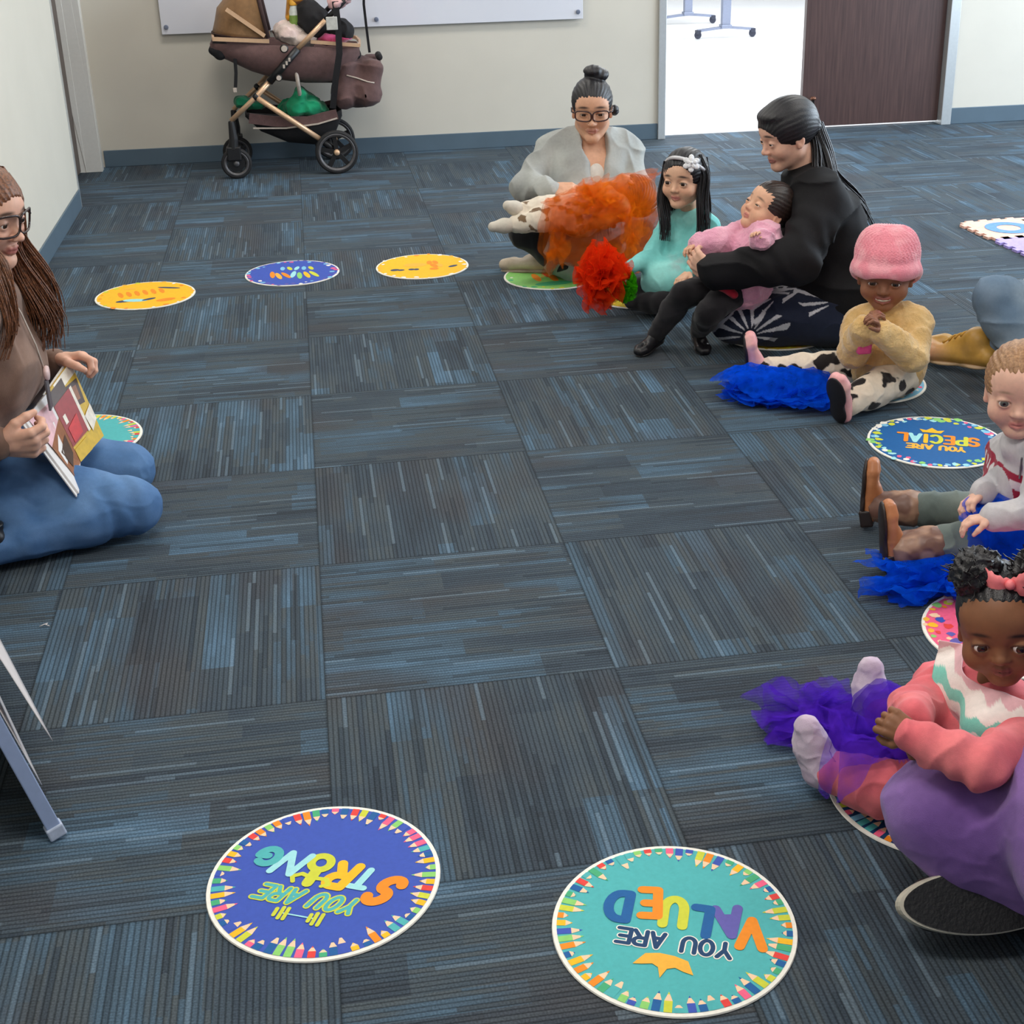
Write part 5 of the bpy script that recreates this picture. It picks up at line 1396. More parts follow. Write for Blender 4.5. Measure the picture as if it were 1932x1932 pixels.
# ---- boy in the zip-neck sweater at the right edge
J = dict(pel=(1.693, -2.128, 0.090), che=(1.675, -2.130, 0.219), nek=(1.653, -2.150, 0.314), shR=(1.674, -2.030, 0.231), shL=(1.651, -2.260, 0.323), elR=(1.648, -2.060, 0.158), wrR=(1.557, -2.150, 0.190), elL=(1.592, -2.340, 0.226), wrL=(1.499, -2.320, 0.212),
         hipR=(1.677, -2.051, 0.080), knR=(1.560, -1.996, 0.075), anR=(1.424, -1.923, 0.062), hipL=(1.630, -2.174, 0.080), knL=(1.528, -2.170, 0.080), anL=(1.385, -2.149, 0.062))
hd = Head((1.620, -2.160, 0.452), .208, (-.48, -.87, -.02), b=.85, mouth=.15, open_=.95)
f = Fig((1.750, -1.996, 0.000), 'fair haired boy in pale red-banded sweater and brown cowboy boots', Body(J, .52, 1.1), hd, (234, 186, 164))
f.hand('R', (-.85, -.35, -.35), (.25, -.35, -.9), .10, side=-1, curl=(.7, .8, .9, .9)); f.hand('L', (-.9, .2, -.15), (-.1, -.2, -.95), .10, side=1, curl=(.5, .6, .6, .7))
f.body(lip=(214, 130, 124), brow=(.24, .15, .09), eyes=(92, 92, 88), browpow=.5)
ce = np.array(J['che'])
def sweat(P):
    c = mott((206, 202, 204), (190, 188, 194), 14, 3)(P); z = P[:, 2] - ce[2] + .004 * vnoise(P * 40, 3)
    red = np.array(srgb(160, 34, 62)[:3]); tor = (np.hypot(P[:, 0] - ce[0], P[:, 1] - ce[1]) < .15) & (np.linalg.norm(P - np.array(J['wrL']), axis=1) > .085) & (np.linalg.norm(P - np.array(J['wrR']), axis=1) > .075); m = (z > -.024) & (z < .042) & tor; c[m] = red
    m = (z > .0) & (z < .024) & tor & (np.abs(((P[:, 0] + P[:, 1] * .7) * 42) % 1 - .5) < .22); c[m] = np.array(srgb(226, 218, 220)[:3])
    return c
f.top('zip_sweater', sweat, e=.012, h=.003, disp=[wrinkle(.004, (20, 20, 16), 5)], t1=.97, extra=lambda F: F.chain([np.array(J['nek']) + np.array((.02, .03, .0)), np.array(J['nek']) + np.array((-.03, -.02, .0)), ], [.040, .040], .02))
b = MB(); nk = np.array(J['nek']); fw = np.array((-.52, -.84, 0)); b.tube([onto(f.topF, nk + fw * .12 + np.array((0, 0, z_)), -fw, .002) for z_ in (.0, -.02, -.04, -.06)], .0024, 6); b.build('zip', [mat('zip_grey', (120, 116, 118), rough=.4)], f.root)
f.legs('trousers', mott((104, 116, 112), (126, 136, 130), 16, 3), e=.010, h=.0035, t1=.80, disp=[wrinkle(.004, (20, 20, 20), 3)])
bootc = mott((116, 82, 70), (168, 132, 110), 34, 3, -.1, .3)
for q, foot in (('R', (-.12, .25, 1.0)), ('L', (-.28, .15, 1.0))):
    a = np.array(J['an' + q]); kn = np.array(J['kn' + q]); lg = nrm(a - kn); foot = nrm(np.array(foot))
    U, S = shoe_field(a + lg * .02, a + foot * .1, -lg, .155, .062, .5); V_ = Field(); V_.rc(lerp(kn, a, .62), a + lg * .01, .047, .040, .02); V_.disp.append(wrinkle(.002, (40, 40, 40), 2))
    bt = solid('boot', U, .003, M_leather, f.root, mott((186, 118, 74), (204, 136, 92), 30, 3)); solid('sole', S, .003, M_leather, bt, flat((44, 32, 28))); solid('boot_shaft', V_, .003, M_leather, bt, bootc)
    hl = Field(); hl.bx(a + lg * .052 - foot * .028, (.026, .022, .016), frame(foot, -lg), .004); solid('heel', hl, .003, M_leather, bt, flat((40, 30, 28)))
f.cap(M_fair_hair, t=.02, face=(0, .42, -.16, .38, .32, .46), amp=.008)
boyH = f

# ---- baby with the chevron bib
J = dict(pel=(1.157, -3.079, 0.085), che=(1.143, -3.060, 0.173), nek=(1.116, -3.090, 0.285), shR=(1.098, -2.950, 0.205), shL=(1.156, -3.200, 0.265), elR=(0.999, -3.050, 0.237), wrR=(0.943, -3.160, 0.303), elL=(0.993, -3.300, 0.298), wrL=(0.913, -3.240, 0.321),
         hipR=(1.125, -2.995, 0.075), knR=(1.082, -2.901, 0.070), anR=(1.050, -2.787, 0.055), hipL=(1.093, -3.072, 0.075), knL=(0.961, -3.036, 0.070), anL=(0.895, -2.944, 0.055))
hd = Head((1.113, -3.100, 0.426), .186, (-.50, -.86, .0), b=1.0, roll=-9, open_=1.0)
f = Fig((1.189, -3.003, 0.000), 'baby with hair puffs, pink bow, coral top and chevron bandana bib', Body(J, .52, 1.12), hd, (136, 90, 62))
f.hand('R', (-.4, -.5, -.75), (.45, -.6, -.1), .098, side=-1, curl=(.8, .9, 1.0, 1.0), thumb=(.5, .2)); f.hand('L', (-.55, .45, .25), (.1, .8, -.5), .098, side=1, curl=(.9, 1.0, 1.0, 1.1), thumb=(.5, .2))
f.body(lip=(140, 80, 72), brow=(.018, .012, .01), blush=.2, gaze=(-.25, -.05))
coral = mott((226, 110, 118), (238, 128, 132), 16, 3)
f.top('coral_top', coral, e=.012, h=.003, disp=[wrinkle(.005, (16, 16, 16), 6), folds(J['elL'], J['wrL'], .003, 130, .05, 3), folds(J['shR'], J['elR'], .003, 130, .05, 4)], t1=.97, extra=lambda F: F.rc(np.array(J['pel']) + np.array((0, 0, .03)), np.array(J['che']), .115, .10, .05))
f.legs('coral_leggings', coral, e=.013, h=.003, t1=.86, disp=[wrinkle(.004, (18, 18, 18), 9)])
for q, foot in (('R', (.0, .25, 1.0)), ('L', (-.35, .2, 1.0))):
    a = np.array(J['an' + q]); kn = np.array(J['kn' + q]); lg = nrm(a - kn); ft = nrm(np.array(foot)); F = Field()
    F.chain([lerp(kn, a, .80), a + lg * .012, a + lg * .018 + ft * .045, a + lg * .012 + ft * .085], [.033, .034, .030, .024], .02); F.disp.append(wrinkle(.0015, (50, 50, 50), 2))
    solid('sock', F, .0025, M_cloth, f.root, mott((196, 176, 196), (212, 194, 210), 40, 3))
f.cap(M_black_hair, t=.010, face=(0, .42, -.16, .44, .38, .52), amp=.005)
W = hd.W; b = []
R = np.random.RandomState(3)
def hairpuff(c, r, n=150, sd=1):
    R = np.random.RandomState(sd); out = []
    for i in range(n):
        d = nrm(R.normal(size=3) + hd.A @ np.array((0, 0, .5))); p = np.array(c); pts = []
        for k in range(9):
            t_ = k / 8; pts.append(p + d * r * t_ + .12 * r * np.array((math.sin(t_ * 9 + i), math.cos(t_ * 8 + i * 2), math.sin(t_ * 7 + i * 3))) * t_)
        out.append((pts, .0026, .0012))
    return out
for sd, c_, r_ in ((5, W(-.30, .02, .47), .038), (6, W(.22, .04, .47), .034)):
    F = Field(); F.el(c_, r_, None, .01); F.el(c_ + np.array((.012, .0, .016)), r_ * .8, None, .02); F.disp += [wrinkle(.006, (60, 60, 60), sd), wrinkle(.003, (140, 140, 140), sd + 1)]
    pf = solid('hair_puff', F, .0025, M_black_hair, f.root, None); tubes('loose_curls', hairpuff(c_, r_ * 1.35, 110, sd), M_black_hair, pf)
b = MB(); bx0 = -.10
for q in (-1, 1):
    V_ = []; 
    for j in range(9):
        t_ = j / 8; x = q * .20 * t_; hz = .035 + .12 * t_ ** .8 + .012 * math.sin(j * 2.4)
        for k, zz in enumerate((-1, -.33, .33, 1)): V_.append(W(bx0 + x, .19 + .05 * math.sin(t_ * PI) + .02 * (-1) ** k * t_ , .47 + zz * hz - .10 * x))
    Fc = [(j * 4 + k, (j + 1) * 4 + k, (j + 1) * 4 + k + 1, j * 4 + k + 1) for j in range(8) for k in range(3)]
    b.add(V_, Fc)
b.sphere(W(bx0, .22, .47), .0085, 12, 8)
bw = b.build('hair_bow', [mat('bow_coral', (246, 128, 132), rough=.5)], f.root, smooth=True); sm = bw.modifiers.new('thick', 'SOLIDIFY'); sm.thickness = .002
# bandana bib: a folded triangle lying on the chest, mint edge
TF = Field(); f.B.torso(TF, .020); TF.rc(J['nek'], hd.W(0, -.09, -.22), .045, .045, .02)
TF.rc(lerp(J['nek'], J['che'], .0) + np.array((-.055, -.085, -.01)), np.array(J['che']) + np.array((-.065, -.10, .02)), .03, .02, .05)
fw = nrm(np.array((-.50, -.84, .10))); rt = nrm(np.cross(fw, (0, 0, 1))); upv = np.cross(rt, fw)
o_ = np.array(J['nek']) + fw * .20 - rt * .105 - upv * .128
def bibkeep(U, V):
    x = (U - .5) * 2; return (V > .02 + .62 * np.abs(x) ** 1.25) & (V < .98) & (np.abs(x) < .97)
def bibcol(U, V):
    x = (U - .5) * 2; zz = V + .055 * (np.abs((x * 3.2) % 1 - .5) * 2); st_ = (zz * 8.5) % 4
    c = np.empty((len(U), 3)); c[:] = srgb(238, 226, 220)[:3]; c[(st_ < 1)] = srgb(226, 176, 182)[:3]; c[(st_ >= 2) & (st_ < 3)] = srgb(126, 200, 184)[:3]
    ed = V - (.02 + .62 * np.abs(x) ** 1.25); c[ed < .055] = srgb(112, 172, 168)[:3]
    return c
bib = drape('bandana_bib', TF, o_, rt * .21, upv * .165, 110, 100, -fw, M_cloth, f.root, off=.006, amp=.002, sc=26, seed=3, keep=bibkeep, color=bibcol, floor=-9, tent=4, reach=.30, rag=0)
sm = bib.modifiers.new('thick', 'SOLIDIFY'); sm.thickness = .002
babyI = f

# ---- grown-up in purple at the lower right
J = dict(pel=(1.181, -3.400, 0.233), che=(1.36, -3.44, .42), nek=(1.38, -3.44, .62), shR=(1.30, -3.28, .57), shL=(1.38, -3.62, .57), elR=(1.16, -3.26, .36), wrR=(1.20, -3.30, .28), elL=(1.26, -3.68, .34), wrL=(1.10, -3.55, .26),
         hipR=(1.202, -3.300, 0.127), hipL=(1.113, -3.500, 0.245), knR=(0.965, -3.240, 0.174), knL=(1.15, -3.86, .16), anR=(1.096, -3.351, 0.075), anL=(1.28, -3.60, .06))
hd = Head((1.34, -3.44, .80), .23, (-.8, .5, -.2), b=0)
f = Fig((1.25, -3.4, 0), 'person in purple trousers at the lower right showing a knee and shoe sole', Body(J, 1.0), hd, (110, 70, 48))
f.hand('R', (-.4, .5, -.5), (-.4, -.5, -.5), .17); f.hand('L', (-.8, .3, -.4), (0, 0, -1), .17)
f.body(); f.top('sweatshirt', flat((86, 64, 120)), e=.01, h=.008)
f.legs('purple_trousers', mott((118, 84, 152), (140, 106, 172), 7, 5), e=.022, h=.004, disp=[wrinkle(.006, (6, 9, 9), 6), wrinkle(.0012, (30, 30, 30), 9)])
f.cap(M_black_hair)
sc_ = np.array((0.995, -3.360, 0.087)); nrml = nrm(np.array((-.10, -.70, .62))); lng = nrm(np.array((.985, -.12, .0)) - nrml * np.dot((.985, -.12, .0), nrml)); wv = np.cross(nrml, lng)
A_ = np.stack([lng, wv, nrml], 1)
def soleshape(n=48, k=1.0):
    P = []
    for j in range(n):
        a = 2 * PI * j / n; x = math.cos(a); y = math.sin(a)
        w_ = .046 * (1 + .10 * math.cos(a * 1 + PI) - .06 * math.cos(2 * a)); P.append((.135 * x * k, w_ * y * k))
    return P
b = MB(); n = 48
rings = []
for (k, dz) in ((.93, .004), (.985, .003), (1.0, -.004), (1.0, -.020), (.96, -.026)):
    rings.append([sc_ + A_ @ np.array((x, y, dz)) for x, y in soleshape(n, k)])
V_ = [p for r_ in rings for p in r_]
Fc = [(i * n + j, i * n + (j + 1) % n, (i + 1) * n + (j + 1) % n, (i + 1) * n + j) for i in range(4) for j in range(n)] + [tuple(range(n))[::-1], tuple(4 * n + j for j in range(n))]
b.add(V_, Fc)
upf = Field(); upf.rc(sc_ - nrml * .04 - lng * .07, sc_ - nrml * .045 + lng * .05, .042, .045, .03); upf.rc(sc_ - nrml * .06 + lng * .07, sc_ - nrml * .10 + lng * .09, .04, .04, .03)
sh_ = solid('shoe', upf, .004, M_leather, f.root, flat((30, 28, 32)))
b.build('sole_rim', [mat('rubber_white', (196, 188, 172), rough=.5)], sh_, smooth=False)
b = MB(); pts = soleshape(n, .945); b.add([sc_ + A_ @ np.array((x, y, .0052)) for x, y in pts], [tuple(range(n))]); b.build('sole', [mat('rubber_black', (24, 24, 26), rough=.6, bump=.4, bscale=160)], sh_)

# ---- grown-up in jeans behind the boy
J = dict(pel=(2.517, -0.780, 0.152), che=(2.56, -.80, .46), nek=(2.60, -.80, .66), shR=(2.58, -.62, .60), shL=(2.54, -.98, .60), elR=(2.66, -.56, .38), wrR=(2.72, -.60, .16), elL=(2.66, -1.06, .38), wrL=(2.72, -1.0, .16),
         hipR=(2.516, -0.740, 0.103), hipL=(2.451, -0.860, 0.181), knL=(2.179, -0.930, 0.270), anL=(2.240, -1.020, 0.100), knR=(2.392, -0.991, 0.100), anR=(2.182, -0.905, 0.095))
J['anL'] = tuple(np.array(J['anL']) + np.array((0, .0, 0)))
hd = Head((2.57, -.80, .84), .23, (-.8, -.5, -.1), b=0)
f = Fig((2.426, -0.809, 0.000), 'person in faded jeans and tan sneaker at the right edge behind the boy', Body(J, 1.0), hd, (214, 168, 140))
f.hand('R', (.5, 0, -.8), (0, 1, 0), .17); f.hand('L', (.5, 0, -.8), (0, -1, 0), .17)
f.body(); f.top('white_top', flat((226, 226, 226)), e=.02, h=.008)
f.legs('jeans', mott((106, 128, 150), (140, 158, 174), 9, 5), e=.008, m=M_denim, h=.0045, disp=[wrinkle(.006, (12, 12, 12), 6)])
f.cap(M_brown_hair)
U, S = shoe_field(np.array(J['anR']) + np.array((-.03, .01, .01)), (2.090, -0.779, 0.090), (.05, -.45, .9), .26, .125, .2)
def sneak(P):
    t_ = np.clip((np.array(J['anR'])[0] - .10 - P[:, 0]) / .06, 0, 1)[:, None]
    return np.array(srgb(196, 150, 70)[:3]) * (1 - t_) + np.array(srgb(214, 156, 128)[:3]) * t_
sh_ = solid('sneaker', U, .004, M_leather, f.root, sneak); solid('sole', S, .004, M_leather, sh_, flat((206, 176, 140)))
b = MB(); a = np.array(J['anR']) + np.array((-.03, .01, .01)); sf = nrm(np.array((2.090, -0.779, 0.090)) - a); sr = nrm(np.cross(sf, (0, 0, 1)))
for k in range(4): b.tube([onto(U, a + sf * (.05 + .022 * k) + sr * y_ + np.array((0, 0, .07)), (0, 0, -1), .003) for y_ in (-.024, -.008, .008, .024)], .004, 6)
b.build('laces', [mat('lace_ochre', (190, 146, 60), rough=.8)], sh_, smooth=True)
U, S = shoe_field(np.array(J['anL']) + np.array((.01, -.01, -.01)), np.array(J['anL']) + np.array((-.1, -.12, -.05)), (0, 0, 1), .26, .10, .2)
sh_ = solid('sneaker', U, .005, M_leather, f.root, flat((40, 40, 46))); solid('sole', S, .005, M_leather, sh_, flat((206, 200, 190)))

# ------------------------------------------------------------------ stroller against the far wall
YN, YF_ = 2.95, 3.36
YC = (YN + YF_) / 2
M_copper = mat('champagne_tube', (224, 184, 148), rough=.34, metal=.35, var=.04)
M_blackpl = mat('black_plastic', (24, 23, 25), rough=.45)
M_tyre = mat('tyre_rubber', (30, 29, 31), rough=.75, bump=.2, bscale=120)
M_rimg = mat('rim_grey', (92, 90, 92), rough=.4, metal=.3)
M_mauve = mat('mauve_brown_fabric', (96, 70, 68), rough=.85, var=.14, vscale=40, bump=.3, bscale=300, sheen=.1)
M_tan = mat('tan_brown_fabric', (134, 100, 66), rough=.85, var=.12, vscale=40, bump=.3, bscale=300, sheen=.1)
M_darkfab = mat('dark_brown_trim', (58, 38, 36), rough=.85)
M_blackfab = mat('black_fabric', (24, 22, 25), rough=.9, var=.2, bump=.3)
M_piping = mat('piping_pale', (190, 176, 164), rough=.6)
st = thing('stroller', (-.05, YC, 0), 'brown stroller with copper frame and bassinet parked under the whiteboard by the far wall', 'stroller')
def wheel(c, R, w, spokes, name='wheel', hubm=None):
    b = MB(); b.lathe([(R - .020, -w / 2), (R - .004, -w / 2), (R, -w / 4), (R, w / 4), (R - .004, w / 2), (R - .020, w / 2)], c, (0, 1, 0), 40, ring=True)
    wv = b.build(name, [M_tyre], st, smooth=True)
    b = MB(); b.lathe([(R - .030, -w * .42), (R - .020, -w * .52), (R - .016, -w * .52), (R - .016, w * .52), (R - .020, w * .52), (R - .030, w * .42)], c, (0, 1, 0), 40, ring=True); b.build('rim', [M_rimg], wv, smooth=True)
    b = MB()
    for k in range(spokes):
        a = 2 * PI * k / spokes + .4
        b.strip([np.array(c) + np.array((math.cos(a), 0, math.sin(a))) * r for r in (.012, R * .45, R - .024)], .024 if spokes < 8 else .012, w * .5, (0, 1, 0))
    if spokes > 6: b.lathe([(0, -w * .3), (R * .55, -w * .3), (R * .55, w * .3), (0, w * .3)], c, (0, 1, 0), 28)
    b.build('spokes', [M_blackpl], wv)
    b = MB(); b.lathe([(0, -w * .75), (.011, -w * .75), (.016, -w * .55), (.018, w * .5), (0, w * .5)], c, (0, 1, 0), 20); b.build('hub', [hubm or M_copper], wv, smooth=True)
    return wv
cf = np.array((-0.338, 2.950, 0.097)); cr = np.array((0.210, 2.950, 0.101))
cf[2] = .083; cr[2] = .118
wheel((cf[0], YN, .083), .083, .032, 8, hubm=M_rimg); wheel((cf[0] - .005, YF_ - .06, .083), .083, .032, 8, hubm=M_rimg)
wheel((cr[0], YN - .01, .118), .118, .038, 5); wheel((cr[0] + .0, YF_ + .0, .118), .118, .038, 5)
pxz = lambda p: (p[0], p[2])
P = lambda q, y: (q[0], y, q[2])
fork, joint, black0, black1, hand_ = (-0.344, 2.950, 0.312), (-0.199, 2.950, 0.432), (-0.121, 2.950, 0.507), (0.046, 2.950, 0.674), (0.204, 2.950, 0.815)
rearend = (0.122, 2.950, 0.193)
for y, fn in ((YN, 0), (YF_ - .03, 1)):
    b = MB(); b.tube([P(fork, y), P(joint, y), P(black0, y)], .0135, 14); b.build('frame_tube', [M_copper], st, smooth=True); b = MB(); b.tube([P(black1, y), P(hand_, y)], .0135, 14); b.build('frame_tube', [M_copper], st, smooth=True)
    b = MB(); b.tube([P(joint, y - .004), P(lerp(joint, rearend, .5), y - .004), P(rearend, y - .004)], .0145, 14); b.build('rear_leg', [M_copper], st, smooth=True)
    b = MB(); b.tube([P(black0, y), P(lerp(black0, black1, .5), y), P(black1, y)], .020, 14); b.build('frame_joint', [M_blackpl], st, smooth=True); b = MB(); b.sphere(P(joint, y), .02, 14, 10); b.build('frame_pivot', [M_blackpl], st, smooth=True); b = MB(); b.tube([P(rearend, y), P(lerp(rearend, cr, .5), y), (cr[0], y + .012, .118)], .019, 12)
    b.build('axle_socket', [M_blackpl], st, smooth=True)
    b = MB(); b.tube([P(fork, y), P(lerp(fork, (cf[0], 0, .15), .6), y), (cf[0] - .01, y, .155)], [.016, .024, .028], 14); b.box((cf[0] - .045, y - .026, .10), (cf[0] + .03, y + .026, .175)); b.build('fork', [M_blackpl], st, smooth=False, bevel=.006)
    b = MB(); b.tube([P(hand_, y), P((0.282, 2.950, 0.883), y), P((0.367, 2.950, 0.960), y)], .0135, 12); b.build('handle_arm', [M_blackpl], st, smooth=True)
    u0, u1, u2 = (0.023, 2.950, 0.598), (0.036, 2.950, 0.425), (0.036, 2.950, 0.334)
    b = MB(); b.tube([P(u0, y + .03), P(u1, y + .03)], .011, 12); b.tube([P(u1, y + .03), P(u2, y + .03)], .008, 12); b.build('strut', [M_piping], st, smooth=True)
hb0 = (0.367, 2.950, 0.960)
b = MB(); b.tube([P(hb0, YN), P((hb0[0] + .03, 0, hb0[2] + .02), YN + .04), P((hb0[0] + .03, 0, hb0[2] + .02), YF_ - .08), P(hb0, YF_ - .04)], .017, 14); b.build('handlebar', [M_blackpl], st, smooth=True)
b = MB(); b.tube([(cr[0] - .03, YN, .118), (cr[0] - .03, YF_, .118)], .012, 12); b.tube([(cf[0], YN, .18), (cf[0], YF_ - .06, .18)], .012, 12); b.build('axle', [M_blackpl], st, smooth=True)
for q, r_ in (((-0.026, 2.950, 0.680), .015), ((-0.068, 2.950, 0.530), .012)):
    b = MB(); b.lathe([(0, 0), (r_ * 1.5, 0), (r_ * 1.5, -.010), (r_ * 1.1, -.016)], (q[0], YN - .016, q[2]), (0, 1, 0), 24); b.build('pivot_cap', [M_blackpl], st, smooth=False)
    b = MB(); b.lathe([(r_ * .55, 0), (r_ * 1.1, 0), (r_ * 1.0, -.006), (0, -.006)], (q[0], YN - .032, q[2]), (0, 1, 0), 24); b.build('pivot_button', [M_piping], st, smooth=False)
for k in range(3):
    q = np.array((-0.019, 2.950, 0.605)) + np.array((.016, 0, .017)) * (k - 1) * 1.0
    b = MB(); b.box((q[0] - .006, YN - .0225, q[2] - .010), (q[0] + .005, YN - .0205, q[2] + .010)); b.build('badge_mark', [M_piping], st)
# bassinet: a loft of U sections
def loft(secs, name, m, yc, parent, nseg=14, cap=True):
    """secs = (x, ztop, zbot, halfwidth)"""
    V_ = []; F_ = []
    for (x, zt, zb, w) in secs:
        for j in range(nseg + 1):
            a = PI * j / nseg; c_, s_ = math.cos(a), math.sin(a)
            V_.append((x, yc - w * math.copysign(abs(c_) ** .55, c_), zt - (zt - zb) * abs(s_) ** .55))
    k = nseg + 1
    for i in range(len(secs) - 1):
        for j in range(nseg): F_.append((i * k + j, (i + 1) * k + j, (i + 1) * k + j + 1, i * k + j + 1))
    if cap: F_.append(tuple(range(k))); F_.append(tuple((len(secs) - 1) * k + j for j in range(k))[::-1])
    b = MB(); b.add(V_, F_); o = b.build(name, [m], parent, smooth=True); sm = o.modifiers.new('thick', 'SOLIDIFY'); sm.thickness = .008; sm.offset = 1
    return o
bz = [(-0.408, 3.000, 0.713), (-0.415, 3.000, 0.653), (-0.334, 3.000, 0.710), (-0.343, 3.000, 0.623), (-0.209, 3.000, 0.703), (-0.224, 3.000, 0.557), (-0.070, 3.000, 0.695), (-0.087, 3.000, 0.507), (0.070, 3.000, 0.684), (0.053, 3.000, 0.484), (0.225, 3.000, 0.672), (0.210, 3.000, 0.477), (0.296, 3.000, 0.667), (0.285, 3.000, 0.519), (0.370, 3.000, 0.661), (0.366, 3.000, 0.606)]
secs = [(bz[2 * i][0], bz[2 * i][2], bz[2 * i + 1][2], (.15, .175, .19, .195, .195, .19, .175, .14)[i]) for i in range(8)]
loft(secs, 'bassinet', M_mauve, YC, st)
# rim bars
b = MB()
for w_, y in ((-1, YC - .197), (1, YC + .197)):
    b.strip([P((-0.392, 2.950, 0.740), y), P((-0.101, 2.950, 0.718), y)], .020, .014, (0, 1, 0)); b.strip([P((0.117, 2.950, 0.707), y), P((0.374, 2.950, 0.678), y)], .018, .014, (0, 1, 0))
x0 = (-0.392, 2.950, 0.740); x1 = (0.374, 2.950, 0.678)
b.strip([(x0[0], YC - .197, x0[2]), (x0[0] - .012, YC, x0[2]), (x0[0], YC + .197, x0[2])], .02, .012, (1, 0, 0)); b.strip([(x1[0], YC - .197, x1[2]), (x1[0] + .012, YC, x1[2]), (x1[0], YC + .197, x1[2])], .018, .012, (1, 0, 0))
b.build('rim_bar', [M_copper], st)
# canopy
pv = (-0.105, 3.000, 0.734); a_ = (-0.405, 3.000, 0.746); RR = math.hypot(a_[0] - pv[0], a_[2] - pv[2])
def canopy(t0, t1, name, m, rr=1.0, parent=None):
    V_ = []; F_ = []; n1, n2 = 12, 16
    for i in range(n1 + 1):
        th = math.radians(t0 + (t1 - t0) * i / n1); sag = 1 - .03 * abs(math.sin(PI * 3 * i / n1))
        for j in range(n2 + 1):
            ph = -PI / 2 + PI * j / n2; r_ = RR * rr * sag * max(0.0, math.cos(ph)) ** .45; yy = YC + .20 * math.sin(ph)
            V_.append((pv[0] + r_ * math.cos(th), yy, pv[2] + r_ * math.sin(th)))
    k = n2 + 1
    for i in range(n1):
        for j in range(n2): F_.append((i * k + j, (i + 1) * k + j, (i + 1) * k + j + 1, i * k + j + 1))
    b = MB(); b.add(V_, F_); o = b.build(name, [m], parent or st, smooth=True); sm = o.modifiers.new('thick', 'SOLIDIFY'); sm.thickness = .005
    return o
cp = canopy(176, 100, 'canopy', M_tan)
canopy(182, 176, 'canopy_trim', M_darkfab, 1.02, cp)
b = MB()
for th in (143,):
    t_ = math.radians(th); b.strip([(pv[0] + .02 * math.cos(t_), YC - .206, pv[2] + .02 * math.sin(t_)), (pv[0] + RR * .85 * math.cos(t_), YC - .197, pv[2] + RR * .85 * math.sin(t_))], .020, .012, (0, 1, 0))
    b.strip([(pv[0] + .02 * math.cos(t_), YC + .206, pv[2] + .02 * math.sin(t_)), (pv[0] + RR * .85 * math.cos(t_), YC + .197, pv[2] + RR * .85 * math.sin(t_))], .020, .012, (0, 1, 0))
b.build('canopy_bar', [M_copper], cp)
b = MB(); t_ = math.radians(99); b.tube([(pv[0] + RR * 1.0 * max(0, math.cos(ph)) ** .45 * math.cos(t_), YC + .20 * math.sin(ph), pv[2] + RR * max(0, math.cos(ph)) ** .45 * math.sin(t_)) for ph in np.linspace(-PI / 2, PI / 2, 17)], .012, 8); b.build('canopy_hem', [M_darkfab], cp, smooth=True)
# footrest end and hanging strap
F = Field(); q = (-0.368, 2.950, 0.658); F.rc(P(q, YC - .14), P(q, YC + .14), .035, .035, .02); F.rc(P((-0.405, 2.950, 0.675), YC - .14), P((-0.405, 2.950, 0.675), YC + .14), .022, .022, .02); solid('footrest_pad', F, .006, M_blackfab, st, None)
b = MB(); b.strip([P((-0.290, 2.950, 0.633), YN + .03), P((-0.293, 2.950, 0.556), YN + .03), P((-0.303, 2.950, 0.484), YN + .03)], .018, .004, (0, 1, 0)); b.build('hanging_strap', [M_blackfab], st)
b = MB(); q = (-0.308, 2.950, 0.468); b.box((q[0] - .010, YN + .024, q[2] - .012), (q[0] + .010, YN + .034, q[2] + .012)); b.build('buckle', [M_piping], st, bevel=.003)
# basket
kz = [(-0.262, 3.000, 0.346), (-0.260, 3.000, 0.317), (-0.189, 3.000, 0.339), (-0.185, 3.000, 0.233), (-0.047, 3.000, 0.324), (-0.062, 3.000, 0.164), (0.095, 3.000, 0.312), (0.081, 3.000, 0.145), (0.212, 3.000, 0.318), (0.192, 3.000, 0.215), (0.248, 3.000, 0.339), (0.244, 3.000, 0.294)]
secs = [(kz[2 * i][0], kz[2 * i][2], max(.10, kz[2 * i + 1][2]), .165) for i in range(6)]
bs = loft(secs, 'basket', M_blackfab, YC, st)
for y in (YC - .178, YC + .178):
    b = MB(); b.strip([P((-0.248, 3.000, 0.317), y), P((-0.108, 3.000, 0.293), y), P((0.064, 3.000, 0.285), y), P((0.229, 3.000, 0.317), y)], .055, .010, (0, 1, 0)); b.build('basket_band', [M_mauve], bs)
for y in (YC - .186, YC + .186):
    b = MB(); b.strip([P((-0.231, 3.000, 0.264), y), P((-0.054, 3.000, 0.256), y), P((0.121, 3.000, 0.271), y), P((0.227, 3.000, 0.297), y)], .008, .004, (0, 1, 0)); b.build('basket_piping', [M_piping], bs)

# ---- what the stroller carries
F = Field()
for (u, v, r_) in ((0, 0, .055), (.05, .0, .06), (.10, -.01, .05), (-.06, -.02, .045), (.15, -.02, .04), (.03, .045, .03)):
    c_ = np.array((0.014, 3.100, 0.358)); F.el(c_ + np.array((u * .8, (u * 7 % .1) - .05, v * 1.4)), (r_ * 1.2, .09, r_ * 1.15), None, .02)
F.disp.append(wrinkle(.010, (16, 16, 16), 4)); o = solid('shopping_bag', F, .006, M_cloth, None, mott((12, 110, 74), (22, 140, 98), 18, 3)); tag(o, 'crumpled green bag stuffed in the stroller basket', 'bag')
F = Field(); c_ = np.array((-0.278, 3.100, 0.388)); F.el(c_, (.05, .06, .03), None, .02); F.el(c_ + np.array((.07, .02, -.02)), (.06, .06, .025), None, .02); F.disp.append(wrinkle(.010, (16, 16, 16), 5)); o = solid('cloth_bundle', F, .006, M_cloth, None, mott((10, 84, 58), (18, 110, 76), 18, 6)); tag(o, 'dark green cloth bundle at the front end of the stroller basket', 'cloth')
